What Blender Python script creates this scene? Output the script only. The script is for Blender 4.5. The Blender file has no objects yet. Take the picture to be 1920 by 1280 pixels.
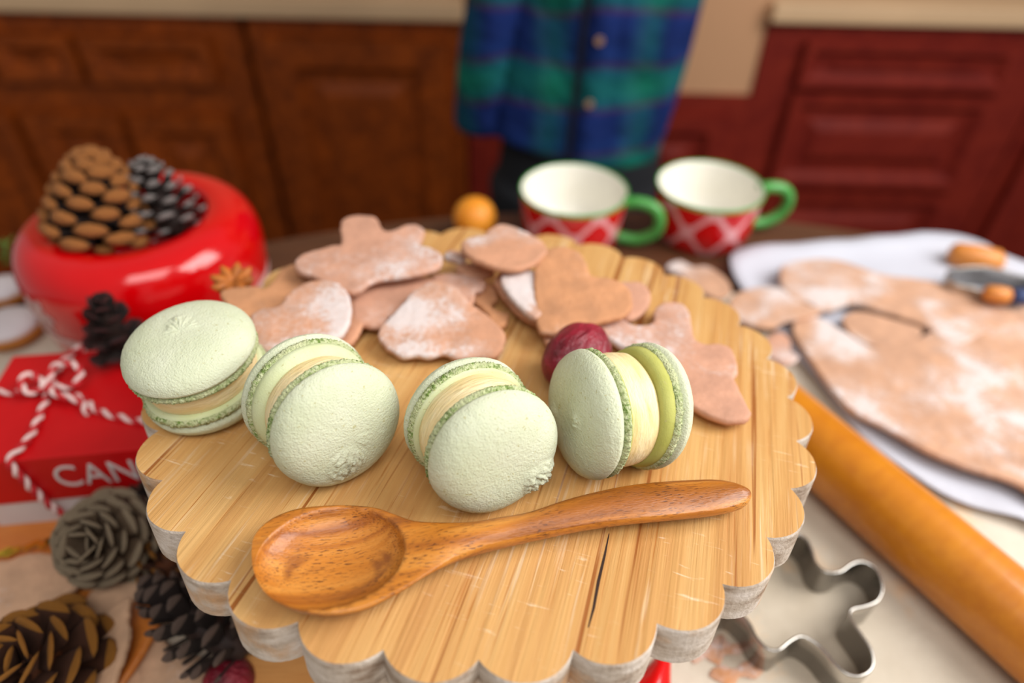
import bpy, bmesh, math, random
import numpy as np
from mathutils import Vector, Matrix, noise
random.seed(7)
PI = math.pi
C = bpy.context.scene.collection
sc = bpy.context.scene

# ---------------------------------------------------------------- camera, light, exposure
F = 1280.0                                   # focal length in pixels of the 1920 x 1280 frame (24 mm on full frame)
H = 0.30                                     # camera height above the table top (z = 0)
TH = math.radians(41.0); RO = math.radians(1.3)
def cam_axes(th, ro):                        # world axes seen from the camera (right, up, forward)
    c, s = math.cos(ro), math.sin(ro)
    R = np.array([[c, s, 0], [-s, c, 0], [0, 0, 1]])
    A = np.array([[1, 0, 0], [0, math.sin(th), math.cos(th)], [0, math.cos(th), -math.sin(th)]], float).T
    return R @ A
W = cam_axes(TH, RO)
cam_d = bpy.data.cameras.new('camera'); cam = bpy.data.objects.new('camera', cam_d); C.objects.link(cam)
right, up, fwd = Vector(W[0]), Vector(W[1]), Vector(W[2])
m = Matrix((right, up, -fwd)).transposed().to_4x4(); m.translation = (0, 0, H)
cam.matrix_world = m
cam_d.sensor_width = 36; cam_d.lens = 24; cam_d.clip_start = 0.01
cam_d.dof.use_dof = True; cam_d.dof.focus_distance = 0.212; cam_d.dof.aperture_fstop = 4.2
sc.camera = cam
w = bpy.data.worlds.new('world'); sc.world = w; w.use_nodes = True
w.node_tree.nodes['Background'].inputs[0].default_value = (1.0, 0.96, 0.92, 1)
w.node_tree.nodes['Background'].inputs[1].default_value = 0.25
def area(name, loc, tgt, sx, sy, power, col):
    l = bpy.data.lights.new(name, 'AREA'); l.shape = 'RECTANGLE'; l.size = sx; l.size_y = sy; l.energy = power; l.color = col
    o = bpy.data.objects.new(name, l); C.objects.link(o); o.location = loc
    o.rotation_euler = (Vector(tgt) - Vector(loc)).to_track_quat('-Z', 'Y').to_euler(); return o
area('window_light', (0.85, 0.15, 0.80), (0, .2, .05), 0.7, 0.8, 13.5, (1.0, 0.98, 0.95))
area('overhead_area_light', (0.1, -0.35, 1.1), (0, .2, 0), 0.7, 0.5, 5.0, (1.0, 0.97, 0.94))  # second soft area light, above and behind the camera
sc.view_settings.view_transform = 'Standard'; sc.view_settings.look = 'None'
sc.view_settings.gamma = 1; sc.view_settings.use_curve_mapping = False
sc.view_settings.exposure = 0.34

# ---------------------------------------------------------------- placing things from measured pixels
TB, RB = 0.62803438, 0.05020391              # the board's plane, calibrated from its thirty scallops
Bw = W.T @ cam_axes(TB, RB)
ORG = np.array([0, 0, H]) + Bw @ (0.17 * np.array([-0.06048, 1.2528, -1.0]))
BM = Matrix(Bw.tolist()).to_4x4(); BM.translation = ORG.tolist()
def ray(p): return W.T @ np.array([(p[0] - 960) / F, -(p[1] - 640) / F, 1.0])
def at(p, z=0.0):
    d = ray(p); t = (z - H) / d[2]; return Vector((d[0] * t, d[1] * t, z))
def at_y(p, y):
    d = ray(p); t = y / d[1]; return Vector((d[0] * t, y, H + d[2] * t))
def on_board(p, z=0.0, slope=(0, 0), c=None):    # point in board coordinates on the plane z + slope.(xy - c)
    d = Bw.T @ ray(p); o = Bw.T @ (np.array([0, 0, H]) - ORG)
    cx, cy = c if c is not None else (0, 0)
    n = np.array([-slope[0], -slope[1], 1.0]); p0 = np.array([cx, cy, z])
    t = ((p0 - o) @ n) / (d @ n); return Vector((o + t * d).tolist())
def zc(pts, ox, oy, s): return [(ox + x / s, oy + y / s) for x, y in pts]

# ---------------------------------------------------------------- object helpers
def empty(name, loc=(0, 0, 0), mat4=None):
    o = bpy.data.objects.new(name, None); C.objects.link(o); o.empty_display_size = .01
    if mat4 is not None: o.matrix_world = mat4
    else: o.location = loc
    return o
def tag(o, label, cat, group=None):
    o['label'] = label; o['category'] = cat
    if group: o['group'] = group
    return o
def link(name, me, parent=None, mats=(), smooth=True, loc=None, mat4=None):
    for mt in mats: me.materials.append(mt)
    if smooth: me.polygons.foreach_set('use_smooth', [True] * len(me.polygons))
    o = bpy.data.objects.new(name, me); C.objects.link(o)
    if parent: o.parent = parent
    if mat4 is not None: o.matrix_local = mat4
    elif loc is not None: o.location = loc
    return o
def mesh(verts, faces, mi=None):
    me = bpy.data.meshes.new('m'); me.from_pydata([tuple(v) for v in verts], [], faces)
    if mi: me.polygons.foreach_set('material_index', mi)
    me.update(); return me
def fixn(me):
    bm = bmesh.new(); bm.from_mesh(me); bmesh.ops.recalc_face_normals(bm, faces=bm.faces); bm.to_mesh(me); bm.free(); return me
def box_me(x0, x1, y0, y1, z0, z1, bev=0.0):
    bm = bmesh.new(); bmesh.ops.create_cube(bm, size=1)
    for v in bm.verts: v.co = Vector((x0 if v.co.x < 0 else x1, y0 if v.co.y < 0 else y1, z0 if v.co.z < 0 else z1))
    if bev: bmesh.ops.bevel(bm, geom=bm.edges[:], offset=bev, segments=2, affect='EDGES', profile=.6)
    me = bpy.data.meshes.new('m'); bm.to_mesh(me); bm.free(); return me
def lathe(prof, n=64, fn=None, mi=None):
    vs, fs, ms = [], [], []
    for k, (r, z) in enumerate(prof):
        for i in range(n):
            a = 2 * PI * i / n; v = Vector((r * math.cos(a), r * math.sin(a), z))
            vs.append(fn(v, a, k) if fn else v)
    for k in range(len(prof) - 1):
        for i in range(n):
            j = (i + 1) % n; fs.append((k * n + i, k * n + j, (k + 1) * n + j, (k + 1) * n + i)); ms.append(mi[k] if mi else 0)
    if prof[0][0] < 1e-3 or True:
        fs.append(tuple(range(n - 1, -1, -1))); ms.append(mi[0] if mi else 0)
        fs.append(tuple((len(prof) - 1) * n + i for i in range(n))); ms.append(mi[-1] if mi else 0)
    return mesh(vs, fs, ms)
def tube(pts, rad, n=10, closed=False, caps=True):
    pts = [Vector(p) for p in pts]; L = len(pts); vs, fs = [], []; up0 = None
    for k, p in enumerate(pts):
        a = pts[(k - 1) % L] if (k > 0 or closed) else p; b = pts[(k + 1) % L] if (k < L - 1 or closed) else p
        t = (b - a).normalized()
        if up0 is None: up0 = t.orthogonal().normalized()
        up0 = (up0 - t * up0.dot(t)).normalized(); s = t.cross(up0)
        r = rad[k] if hasattr(rad, '__len__') else rad
        for i in range(n):
            q = 2 * PI * i / n; vs.append(p + up0 * (r * math.cos(q)) + s * (r * math.sin(q)))
    for k in range(L if closed else L - 1):
        k2 = (k + 1) % L
        for i in range(n):
            j = (i + 1) % n; fs.append((k * n + i, k * n + j, k2 * n + j, k2 * n + i))
    if caps and not closed:
        fs.append(tuple(range(n - 1, -1, -1))); fs.append(tuple((L - 1) * n + i for i in range(n)))
    return vs, fs
def join(parts):
    V, Fs = [], []
    for vs, fs in parts:
        b = len(V); V += list(vs); Fs += [tuple(i + b for i in f) for f in fs]
    return V, Fs
def catmull(pts, n, closed=True):
    pts = [Vector(p) for p in pts]; L = len(pts); out = []
    segs = L if closed else L - 1
    for k in range(segs):
        if closed: a, b, c, d = pts[k - 1], pts[k], pts[(k + 1) % L], pts[(k + 2) % L]
        else: a, b, c, d = pts[max(k - 1, 0)], pts[k], pts[k + 1], pts[min(k + 2, L - 1)]
        for i in range(n):
            t = i / n
            out.append(.5 * ((2 * b) + (c - a) * t + (2 * a - 5 * b + 4 * c - d) * t * t + (3 * b - a - 3 * c + d) * t ** 3))
    if not closed: out.append(pts[-1])
    return out
def resample(pts, n):
    L = [0.0]
    P = pts + [pts[0]]
    for i in range(len(pts)): L.append(L[-1] + (P[i + 1] - P[i]).length)
    out, k = [], 0
    for i in range(n):
        s = L[-1] * i / n
        while L[k + 1] < s: k += 1
        f = (s - L[k]) / max(L[k + 1] - L[k], 1e-9); out.append(P[k].lerp(P[k + 1], f))
    return out

# ---------------------------------------------------------------- materials
def lin(r, g, b):
    f = lambda c: (c / 255 / 12.92) if c / 255 <= .04045 else ((c / 255 + .055) / 1.055) ** 2.4
    return (f(r), f(g), f(b), 1)
class M:
    def __init__(s, name, rough=.6, spec=.5, coat=0, metal=0, sss=0):
        s.m = bpy.data.materials.new(name); s.m.use_nodes = True; s.t = s.m.node_tree; s.b = s.t.nodes['Principled BSDF']
        s.b.inputs['Roughness'].default_value = rough; s.b.inputs['Specular IOR Level'].default_value = spec
        s.b.inputs['Coat Weight'].default_value = coat; s.b.inputs['Coat Roughness'].default_value = .08
        s.b.inputs['Metallic'].default_value = metal
        if sss:
            s.b.inputs['Subsurface Weight'].default_value = sss; s.b.inputs['Subsurface Scale'].default_value = .004
            s.b.inputs['Subsurface Radius'].default_value = (1, .8, .5)
        s.co = s.n('ShaderNodeTexCoord').outputs['Object']
    def n(s, t, **kw):
        x = s.t.nodes.new(t)
        for k, v in kw.items():
            if hasattr(x, k) and k not in ('Scale',): setattr(x, k, v)
        return x
    def l(s, a, b): s.t.links.new(a, b)
    def map(s, scale=(1, 1, 1), rot=(0, 0, 0), src=None):
        x = s.n('ShaderNodeMapping'); x.inputs['Scale'].default_value = scale; x.inputs['Rotation'].default_value = rot
        s.l(src or s.co, x.inputs[0]); return x.outputs[0]
    def rand_off(s, src, k=3.0):                 # each object gets its own piece of the pattern
        i = s.n('ShaderNodeObjectInfo'); mu = s.n('ShaderNodeMath', operation='MULTIPLY'); mu.inputs[1].default_value = k
        s.l(i.outputs['Random'], mu.inputs[0]); v = s.n('ShaderNodeVectorMath', operation='ADD')
        s.l(src, v.inputs[0]); s.l(mu.outputs[0], v.inputs[1]); return v.outputs[0]
    def noise(s, scale, detail=4, src=None, rough=.55, dist=0):
        x = s.n('ShaderNodeTexNoise'); x.inputs['Scale'].default_value = scale; x.inputs['Detail'].default_value = detail
        x.inputs['Roughness'].default_value = rough; x.inputs['Distortion'].default_value = dist
        s.l(src or s.co, x.inputs['Vector']); return x.outputs['Fac']
    def ramp(s, fac, stops, interp='LINEAR'):
        x = s.n('ShaderNodeValToRGB'); x.color_ramp.interpolation = interp; e = x.color_ramp.elements
        while len(e) < len(stops): e.new(.5)
        for q, (p, c) in zip(e, stops): q.position = p; q.color = c if len(c) == 4 else (*c, 1)
        s.l(fac, x.inputs[0]); return x.outputs[0]
    def mix(s, fac, a, b, mode='MIX'):
        x = s.n('ShaderNodeMix'); x.data_type = 'RGBA'; x.blend_type = mode
        if isinstance(fac, (int, float)): x.inputs[0].default_value = fac
        else: s.l(fac, x.inputs[0])
        for v, i in ((a, 6), (b, 7)):
            if isinstance(v, tuple): x.inputs[i].default_value = v
            else: s.l(v, x.inputs[i])
        return x.outputs[2]
    def math(s, op, a, b=0.0):
        x = s.n('ShaderNodeMath', operation=op)
        for v, i in ((a, 0), (b, 1)):
            if isinstance(v, (int, float)): x.inputs[i].default_value = v
            else: s.l(v, x.inputs[i])
        return x.outputs[0]
    def xyz(s, src=None):
        x = s.n('ShaderNodeSeparateXYZ'); s.l(src or s.co, x.inputs[0]); return x.outputs
    def col(s, c):
        if isinstance(c, tuple): s.b.inputs['Base Color'].default_value = c
        else: s.l(c, s.b.inputs['Base Color'])
    def bump(s, h, dist, strength=1.0):
        x = s.n('ShaderNodeBump'); x.inputs['Distance'].default_value = dist; x.inputs['Strength'].default_value = strength
        s.l(h, x.inputs['Height'])
        if s.b.inputs['Normal'].is_linked: s.l(s.b.inputs['Normal'].links[0].from_socket, x.inputs['Normal'])
        s.l(x.outputs[0], s.b.inputs['Normal'])
K = (0, 0, 0, 1); WHT = (1, 1, 1, 1)
def plain(name, c, rough=.6, var=.12, scale=60, bump=0, bscale=400, **kw):
    m = M(name, rough, **kw); d = tuple(x * (1 - var * 2) for x in c[:3]) + (1,)
    m.col(m.ramp(m.noise(scale, src=m.rand_off(m.co)), [(.3, d), (.7, c)]))
    if bump: m.bump(m.noise(bscale, 3), bump)
    return m.m
def wood(name, c1, c2, rough=.5, rot=0.0, sx=3.0, sy=60.0, streak=None, bump=.0003, per=True, **kw):
    m = M(name, rough, **kw); v = m.map((1, 1, 1), (0, 0, -rot))
    if per: v = m.rand_off(v)
    a = m.noise(1, 5, m.map((sx, sy, sy), src=v), .6, 1.2)
    f = m.noise(1, 4, m.map((sx * 8, sy * 12, sy * 12), src=v), .6)
    c = m.mix(.35, m.ramp(a, [(.3, c1), (.7, c2)]), m.ramp(f, [(.3, c1), (.65, c2)]))
    if streak: c = m.mix(m.ramp(f, [(.28, WHT), (.4, K)]), c, streak)
    m.col(c); m.bump(f, bump); return m

# cutting board top: warm planks, brown grain lines, chalky scratches across the grain
GR = math.radians(75.5)
def board_top():
    m = M('board_wood', .55, .35); v = m.rand_off(m.map((1, 1, 1), (0, 0, -GR)))
    i = m.n('ShaderNodeObjectInfo').outputs['Random']
    a = m.noise(1, 5, m.map((5, 90, 90), src=v), .6, .8)
    f = m.noise(1, 5, m.map((14, 700, 700), src=v), .65, .3)
    base = m.ramp(a, [(.3, lin(176, 120, 62)), (.5, lin(196, 146, 84)), (.72, lin(210, 168, 108))])
    base = m.mix(m.math('MULTIPLY', i, .35), base, lin(218, 172, 112))
    base = m.mix(m.ramp(f, [(.30, WHT), (.40, K)]), base, lin(168, 104, 42))
    g = m.noise(1, 4, m.map((3.5, 260, 260), src=v), .5, .2)
    base = m.mix(m.ramp(g, [(.34, WHT), (.37, K)]), base, lin(150, 88, 34))
    # whitish worn grain, mostly towards the right and front
    z = m.noise(13, 3, v); w_ = m.noise(1, 4, m.map((20, 520, 520), src=m.map((1, 1, 1), (0, 0, .0), src=v)), .6, .3)
    wm = m.math('MULTIPLY', m.ramp(w_, [(.56, K), (.66, WHT)]), m.ramp(z, [(.48, K), (.66, WHT)]))
    base = m.mix(m.math('MULTIPLY', wm, .6), base, lin(230, 210, 180))
    x_ = m.noise(1, 4, m.map((800, 90, 90), src=v), .6, .6)
    xm = m.math('MULTIPLY', m.ramp(x_, [(.62, K), (.70, WHT)]), m.ramp(m.noise(22, 3, v), [(.48, K), (.62, WHT)]))
    base = m.mix(m.math('MULTIPLY', xm, .45), base, lin(242, 228, 205))
    m.col(base); m.bump(f, .0005, .8); m.bump(g, .0006, .8); return m.m
def wash():
    m = M('whitewashed_edge', .85, .2)
    a = m.noise(1, 6, m.map((60, 60, 160)), .65); b = m.noise(38, 4)
    c = m.ramp(a, [(.3, lin(128, 104, 84)), (.5, lin(188, 174, 160)), (.7, lin(222, 212, 204))])
    c = m.mix(m.ramp(b, [(.56, K), (.68, WHT)]), c, lin(196, 150, 104))
    c = m.mix(m.ramp(b, [(.3, WHT), (.38, K)]), c, lin(96, 80, 68))
    m.col(c); m.bump(m.noise(900, 3), .0004); return m.m
def dough(name, powder, hue=(208, 150, 116)):
    m = M(name, .8, .25, sss=.05); v = m.rand_off(m.co, 5)
    a = m.noise(90, 5, v); base = m.ramp(a, [(.3, lin(*(int(x * .86) for x in hue))), (.7, lin(*hue))])
    p = m.noise(24, 5, v, .52, .3); q = m.noise(420, 4, v, .7)
    pq = m.math('ADD', p, m.math('MULTIPLY', m.math('SUBTRACT', q, .5), .35))
    k = m.ramp(pq, [(powder - .10, (.04, .04, .04, 1)), (powder, (.30, .30, .30, 1)), (powder + .05, (.80, .80, .80, 1)), (min(powder + .2, 1), (.95, .95, .95, 1))])
    m.col(m.mix(k, base, lin(216, 207, 206)))
    m.bump(m.noise(260, 4, v), .0006); m.bump(p, .0012); return m.m
def macaron_shell(name, c1, c2, amt):
    m = M(name, .75, .25, sss=.12); v = m.rand_off(m.co)
    c = m.ramp(m.noise(60, 4, v), [(.3, lin(*c1)), (.7, lin(*c2))])
    c = m.mix(m.ramp(m.noise(700, 2, v), [(.66, K), (.72, (.6, .6, .6, 1))]), c, lin(176, 168, 110))
    m.col(c); m.bump(m.noise(1500, 3, v), amt); m.bump(m.noise(450, 3, v), amt * .5); return m.m
MT = {}
MT['board'] = board_top(); MT['wash'] = wash()
MT['shell'] = macaron_shell('macaron_shell', (200, 206, 174), (212, 216, 190), .00035)
def foot_mat():
    m = M('macaron_foot', .8, .2, sss=.08); v = m.rand_off(m.co)
    c = m.ramp(m.noise(900, 3, v), [(.40, lin(112, 138, 66)), (.50, lin(182, 194, 138)), (.68, lin(208, 214, 172))])  # dark green noise spots imitate shade in the ruffle's crevices
    c = m.mix(m.ramp(m.noise(110, 3, v), [(.40, K), (.66, WHT)]), c, lin(202, 206, 162))
    m.col(c); m.bump(m.noise(1300, 3, v), .0012); return m.m
MT['foot'] = foot_mat()
MT['under'] = macaron_shell('macaron_underside', (200, 208, 156), (212, 218, 180), .0001)
MT['cream'] = (lambda m: (m.col(m.ramp(m.noise(70, 4, m.map((1, 1, 4))), [(.3, lin(238, 208, 146)), (.7, lin(248, 230, 186))])), m.bump(m.noise(160, 4, m.map((1, 1, 5))), .0008), m.m)[-1])(M('buttercream', .4, .5, sss=.3))
MT['crumb'] = plain('macaron_crumb', lin(222, 228, 196), .85, .06, bump=.0008, bscale=900)
MT['yellow'] = plain('yellow_speck', lin(236, 216, 50), .7)
MT['d_low'] = dough('dough_light_flour', .64); MT['d_mid'] = dough('dough_floured', .63, (206, 152, 124)); MT['d_hi'] = dough('dough_heavily_floured', .52)
MT['d_warm'] = dough('dough_plain', .67, (208, 146, 100)); MT['d_sheet'] = dough('dough_sheet', .56, (206, 158, 126))
MT['d_dim'] = dough('dough_baked', .74, (206, 164, 130))
MT['foil'] = plain('metal', lin(190, 186, 180), .22, .05, metal=1)

# ---------------------------------------------------------------- structure
def struct(o): o['kind'] = 'structure'; return o
FZ = -0.72
MT['floor'] = wood('floor_wood', lin(40, 24, 16), lin(70, 44, 28), .6).m
MT['cream_wall'] = plain('cream_wall', lin(226, 190, 150), .8, .04, 3)
MT['cab_brown'] = wood('cabinet_brown', lin(74, 26, 2), lin(172, 78, 12), .55, rot=PI / 2, sx=4, sy=30, bump=.0004, spec=.25).m
MT['cab_red'] = wood('cabinet_red', lin(98, 18, 14), lin(138, 42, 26), .6, rot=PI / 2, sx=3, sy=16, bump=.0003, spec=.2).m
MT['counter'] = plain('counter_stone', lin(216, 180, 140), .5, .05, 8)
MT['toe'] = plain('toe_kick', lin(24, 14, 12), .7)
struct(link('floor', box_me(-2.2, 2.2, -1.2, 1.9, FZ - .05, FZ), None, [MT['floor']], False))
struct(link('wall_back', box_me(-2.2, 2.2, 1.75, 1.85, FZ, 1.6), None, [MT['cream_wall']], False))

def panel_front(name, parent, x0, x1, z0, z1, y, mt, fr=.035, dep=.012):
    # framed door or drawer front: raised frame, recessed moulding, raised centre panel, facing -y
    vs, fs = [], []
    rings = [(0, .0), (0, -.018), (fr, -.018), (fr + .012, -.018 + dep), (fr + .028, -.018 + dep), (fr + .045, -.015), ]
    for inset, dy in rings:
        a = min(inset, (x1 - x0) * .45); b = min(inset, (z1 - z0) * .45)
        vs += [(x0 + a, y + dy, z0 + b), (x1 - a, y + dy, z0 + b), (x1 - a, y + dy, z1 - b), (x0 + a, y + dy, z1 - b)]
    for k in range(len(rings) - 1):
        for i in range(4): j = (i + 1) % 4; fs.append((k * 4 + i, k * 4 + j, k * 4 + 4 + j, k * 4 + 4 + i))
    e = (len(rings) - 1) * 4; fs.append((e, e + 1, e + 2, e + 3)); fs.append((3, 2, 1, 0))
    return link(name, fixn(mesh(vs, fs)), parent, [mt], False)
YB = 1.15
def cabinet(name, label, x0, x1, ztop, mt, fronts, cat='cabinet', yb=YB, zbot=FZ):
    r = empty(name, (0, 0, 0)); tag(r, label, cat)
    link('body', box_me(x0, x1, yb, yb + .5, zbot + .1, ztop), r, [mt], False)
    link('toe_kick', box_me(x0 + .01, x1 - .01, yb + .04, yb + .5, zbot, zbot + .1), r, [MT['toe']], False)
    for nm, a, b, c, d, fr in fronts: panel_front(nm, r, a, b, c, d, yb, mt, fr)
    return r
def X(px, py): return at_y((px, py), YB).x
def Z(px, py): return at_y((px, py), YB).z
CT = Z(435, 26); CTR = at_y((1650, 42), YB).z
cabinet('kitchen_cabinet', 'brown wooden cabinet with small drawers above doors at the far left', -1.15, X(450, 40) - .004, CT, MT['cab_brown'],
        [('drawer', -.86, -.725, CT - .11, CT - .035, .018), ('drawer', -.71, -.50, CT - .11, CT - .035, .018),
         ('drawer', -1.1, -.88, CT - .11, CT - .035, .018), ('door', -1.1, -.88, -.62, -.19, .03),
         ('door', -.86, -.69, -.62, -.19, .03), ('door', -.675, -.50, -.62, -.19, .03)])
cabinet('kitchen_cabinet', 'brown wooden cabinet with one tall panelled door left of the person', X(460, 40), X(868, 45), CT, MT['cab_brown'],
        [('door', X(480, 50) + .01, X(850, 50) - .01, -.60, CT - .03, .045)])
cabinet('kitchen_cabinet', 'dark red cabinet with stacked wide drawers at the right', X(1442, 45), 1.0 - .13, CTR, MT['cab_red'],
        [('drawer', .46, .80, -.115, -.045, .012), ('drawer', .46, .80, -.295, -.130, .014), ('drawer', .46, .80, -.56, -.312, .014)])
cabinet('kitchen_cabinet', 'dark red cabinet at the far right edge beside the stacked drawers', .874, 1.3, CTR, MT['cab_red'],
        [('door', .90, 1.25, -.60, -.035, .03)])
zl = at_y((1380, 180), YB).z
cabinet('kitchen_cabinet', 'low dark red cabinet behind the person between the tall units', X(874, 50), X(1438, 60), zl, MT['cab_red'],
        [('door', .0, .17, -.6, zl - .03, .03), ('door', .19, .365, -.6, zl - .03, .03)])
MT['sill'] = plain('pale_panel', lin(206, 156, 116), .8, .04, 3)
o = link('splash_panel', box_me(X(874, 50) + .001, X(1438, 60) - .001, YB + .006, YB + .5, zl + .001, .6), None, [MT['sill']], False)
tag(o, 'plain tan panel standing on the low cabinet behind the person', 'panel')
for nm, lb, a, b, ct in (('countertop', 'cream countertop over the brown cabinets at the left', -1.2, X(870, 35), CT), ('countertop', 'cream countertop over the red cabinets at the right', X(1440, 35), 1.35, CTR)):
    o = link(nm, box_me(a, b, YB - .02, YB + .52, ct + .0005, ct + .028, .004), None, [MT['counter']], False); tag(o, lb, 'countertop')

# table
MT['table'] = wood('table_wood', lin(58, 32, 18), lin(104, 62, 36), .5, sx=3, sy=40).m
t = empty('table'); tag(t, 'dark brown wooden table under all the baking things', 'table')
def slab(pts, z0, z1):
    n = len(pts); vs = [(x, y, z0) for x, y in pts] + [(x, y, z1) for x, y in pts]
    return fixn(mesh(vs, [(i, (i + 1) % n, n + (i + 1) % n, n + i) for i in range(n)] + [tuple(range(n))[::-1], tuple(range(n, 2 * n))]))
tedge = lambda x: .522 - .7 * (x - .1) ** 2
xs = [.1 + .95 * k / 24 for k in range(24, -25, -1)]
link('tabletop', slab([(-.85, -.35), (1.05, -.35)] + [(x, max(tedge(x), -.3)) for x in xs], -.03, -.0012), t, [MT['table']], False)
for x in (-.35, .5):
    for y in (-.3, .25): link('leg', box_me(x - .025, x + .025, y - .025, y + .025, FZ, -.03, .003), t, [MT['table']], False)
mc = M('floured_mat', .75, .3)
c = mc.ramp(mc.noise(9, 5), [(.3, lin(182, 168, 148)), (.7, lin(218, 208, 192))])
c = mc.mix(mc.ramp(mc.noise(30, 5), [(.60, K), (.72, (.8, .8, .8, 1))]), c, lin(222, 186, 146))
mc.col(c); mc.bump(mc.noise(120, 5), .0008)
o = link('pastry_mat', slab([(-.5, -.33), (.62, -.33)] + [(x, min(tedge(x) - .04, .405)) for x in [.62 - 1.12 * k / 40 for k in range(41)]], -.0012, .0), None, [mc.m], False)
tag(o, 'cream pastry mat dusted with flour covering the table front', 'mat')

# ---------------------------------------------------------------- scalloped cake stand
RN, RT, TK = 0.1193, 0.1262, 0.017
def scallop(N=30, per=14, ph=math.radians(-15.2), r_add=0):
    out = []
    hw = PI / N; chord = RN * math.sin(hw); sag = RT - RN * math.cos(hw)
    rc = (chord ** 2 + sag ** 2) / (2 * sag); cc = RT - rc; am = math.atan2(chord, RN * math.cos(hw) - cc)
    for k in range(N):
        th = ph + hw + 2 * hw * k
        for i in range(per):
            q = -am + 2 * am * i / per
            x = cc + (rc + r_add) * math.cos(q); y = (rc + r_add) * math.sin(q)
            j = 1 + .0016 * noise.noise(Vector((k * 3.1, i * .35, 2)))
            out.append(Vector((x * math.cos(th) - y * math.sin(th), x * math.sin(th) + y * math.cos(th), 0)) * j)
    return out
stand = empty('cake_stand', mat4=BM.copy())
tag(stand, 'round wooden board with scalloped whitewashed edge holding macarons and cookies', 'cake stand')
ol = scallop()
def board_mesh(z0, z1, rt=.0008):
    bm = bmesh.new(); n = len(ol); rings = []
    for z, d in ((z0, .0012), (z0 + .0012, 0), (z1 - rt, 0), (z1, .0004)):
        rings.append([bm.verts.new((p.x * (1 - d / .12), p.y * (1 - d / .12), z)) for p in ol])
    for a, b in zip(rings, rings[1:]):
        for i in range(n): f = bm.faces.new((a[i], a[(i + 1) % n], b[(i + 1) % n], b[i])); f.material_index = 1
    bm.faces.new(rings[-1]).material_index = 0; bm.faces.new(list(reversed(rings[0]))).material_index = 1
    return bm
gd = Vector((math.cos(GR), math.sin(GR), 0)); gp = Vector((-gd.y, gd.x, 0)) * -1   # across the grain, pointing right
cuts = [-.20, on_board((420, 905)).dot(gp), -.046, -.014, on_board((1120, 1100)).dot(gp), .074, .2]
for k in range(6):
    a, b = cuts[k], cuts[k + 1]; bm = board_mesh(-TK, 0)
    for off, sgn in ((a + .00001, -1), (b - .00001, 1)):
        r_ = bmesh.ops.bisect_plane(bm, geom=bm.verts[:] + bm.edges[:] + bm.faces[:], plane_co=gp * off, plane_no=gp * sgn, clear_outer=True)
        ed = [e for e in r_['geom_cut'] if isinstance(e, bmesh.types.BMEdge)]
        if ed:
            fl = bmesh.ops.holes_fill(bm, edges=ed, sides=0)['faces']
            for f in fl: f.material_index = 1
    bmesh.ops.triangulate(bm, faces=[f for f in bm.faces if len(f.verts) > 4])
    me = bpy.data.meshes.new('plank'); bm.to_mesh(me); bm.free()
    link('plank', me, stand, [MT['board'], MT['wash']], False, loc=(0, 0, random.uniform(-.00004, 0)))
# crack in the board
cp = [on_board(p) + Vector((0, 0, .00002)) for p in ((1142, 1000), (1134, 1040), (1122, 1090), (1113, 1140), (1103, 1176))]
vs, fs = [], []
for i, p in enumerate(cp):
    h = .00045 * (math.sin(PI * (i + .4) / 5)); vs += [p - gp * h, p + gp * h]
    if i: fs.append((2 * i - 2, 2 * i - 1, 2 * i + 1, 2 * i))
link('crack', mesh(vs, fs), stand, [plain('crack_dark', lin(52, 30, 20), .9)], False)
link('pedestal', lathe([(.05, -.078), (.05, -.072), (.03, -.066), (.022, -.05), (.024, -.03), (.045, -.019), (.05, -TK)], 40), stand, [MT['wash']])
foot = lathe([(.058, -.006), (.06, -.003), (.058, .008), (.045, .016)], 40)
base_o = link('foot_disc', foot, stand, [MT['wash']]); base_o.matrix_world = Matrix.Translation((ORG[0] + .002, ORG[1] + .006, .008)) if False else base_o.matrix_world
base_o.location = (0, 0, -.09)

# ---------------------------------------------------------------- cookies
def cookie_mesh(pts, th=.0032, rough=.0003, n=96, lift=None):
    pts = resample(catmull(pts, 8), n); c = sum(pts, Vector()) / n
    P = [p - c for p in pts]; seed = random.uniform(0, 50)
    A = sum(P[i].x * P[(i + 1) % n].y - P[(i + 1) % n].x * P[i].y for i in range(n))
    if A < 0: P.reverse()
    nm = []
    for i in range(n):
        d = (P[(i + 1) % n] - P[i - 1]); nm.append(Vector((d.y, -d.x, 0)).normalized())
        P[i] = P[i] + nm[i] * rough * noise.noise(Vector((i * .6, seed, 0))) * 2
    vs, fs = [], []
    prof = [(.0009, 0), (.0002, .0004), (0, th * .5), (.0002, th - .0005), (.0008, th - .0001), (.0018, th)]
    ks = min(1.0, math.sqrt(abs(A) / 2 / PI) / .009)
    for ins, z in prof:
        ins *= ks
        for i in range(n): p = P[i] - nm[i] * ins; vs.append((p.x, p.y, z))
    for k in range(len(prof) - 1):
        for i in range(n): j = (i + 1) % n; fs.append((k * n + i, k * n + j, (k + 1) * n + j, (k + 1) * n + i))
    fs.append(tuple(range(n - 1, -1, -1))); fs.append(tuple((len(prof) - 1) * n + i for i in range(n)))
    bm = bmesh.new(); me = mesh(vs, fs); bm.from_mesh(me)
    bmesh.ops.triangulate(bm, faces=[f for f in bm.faces if len(f.verts) > 4], ngon_method='EAR_CLIP')
    bm.to_mesh(me); bm.free()
    return me, c
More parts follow.
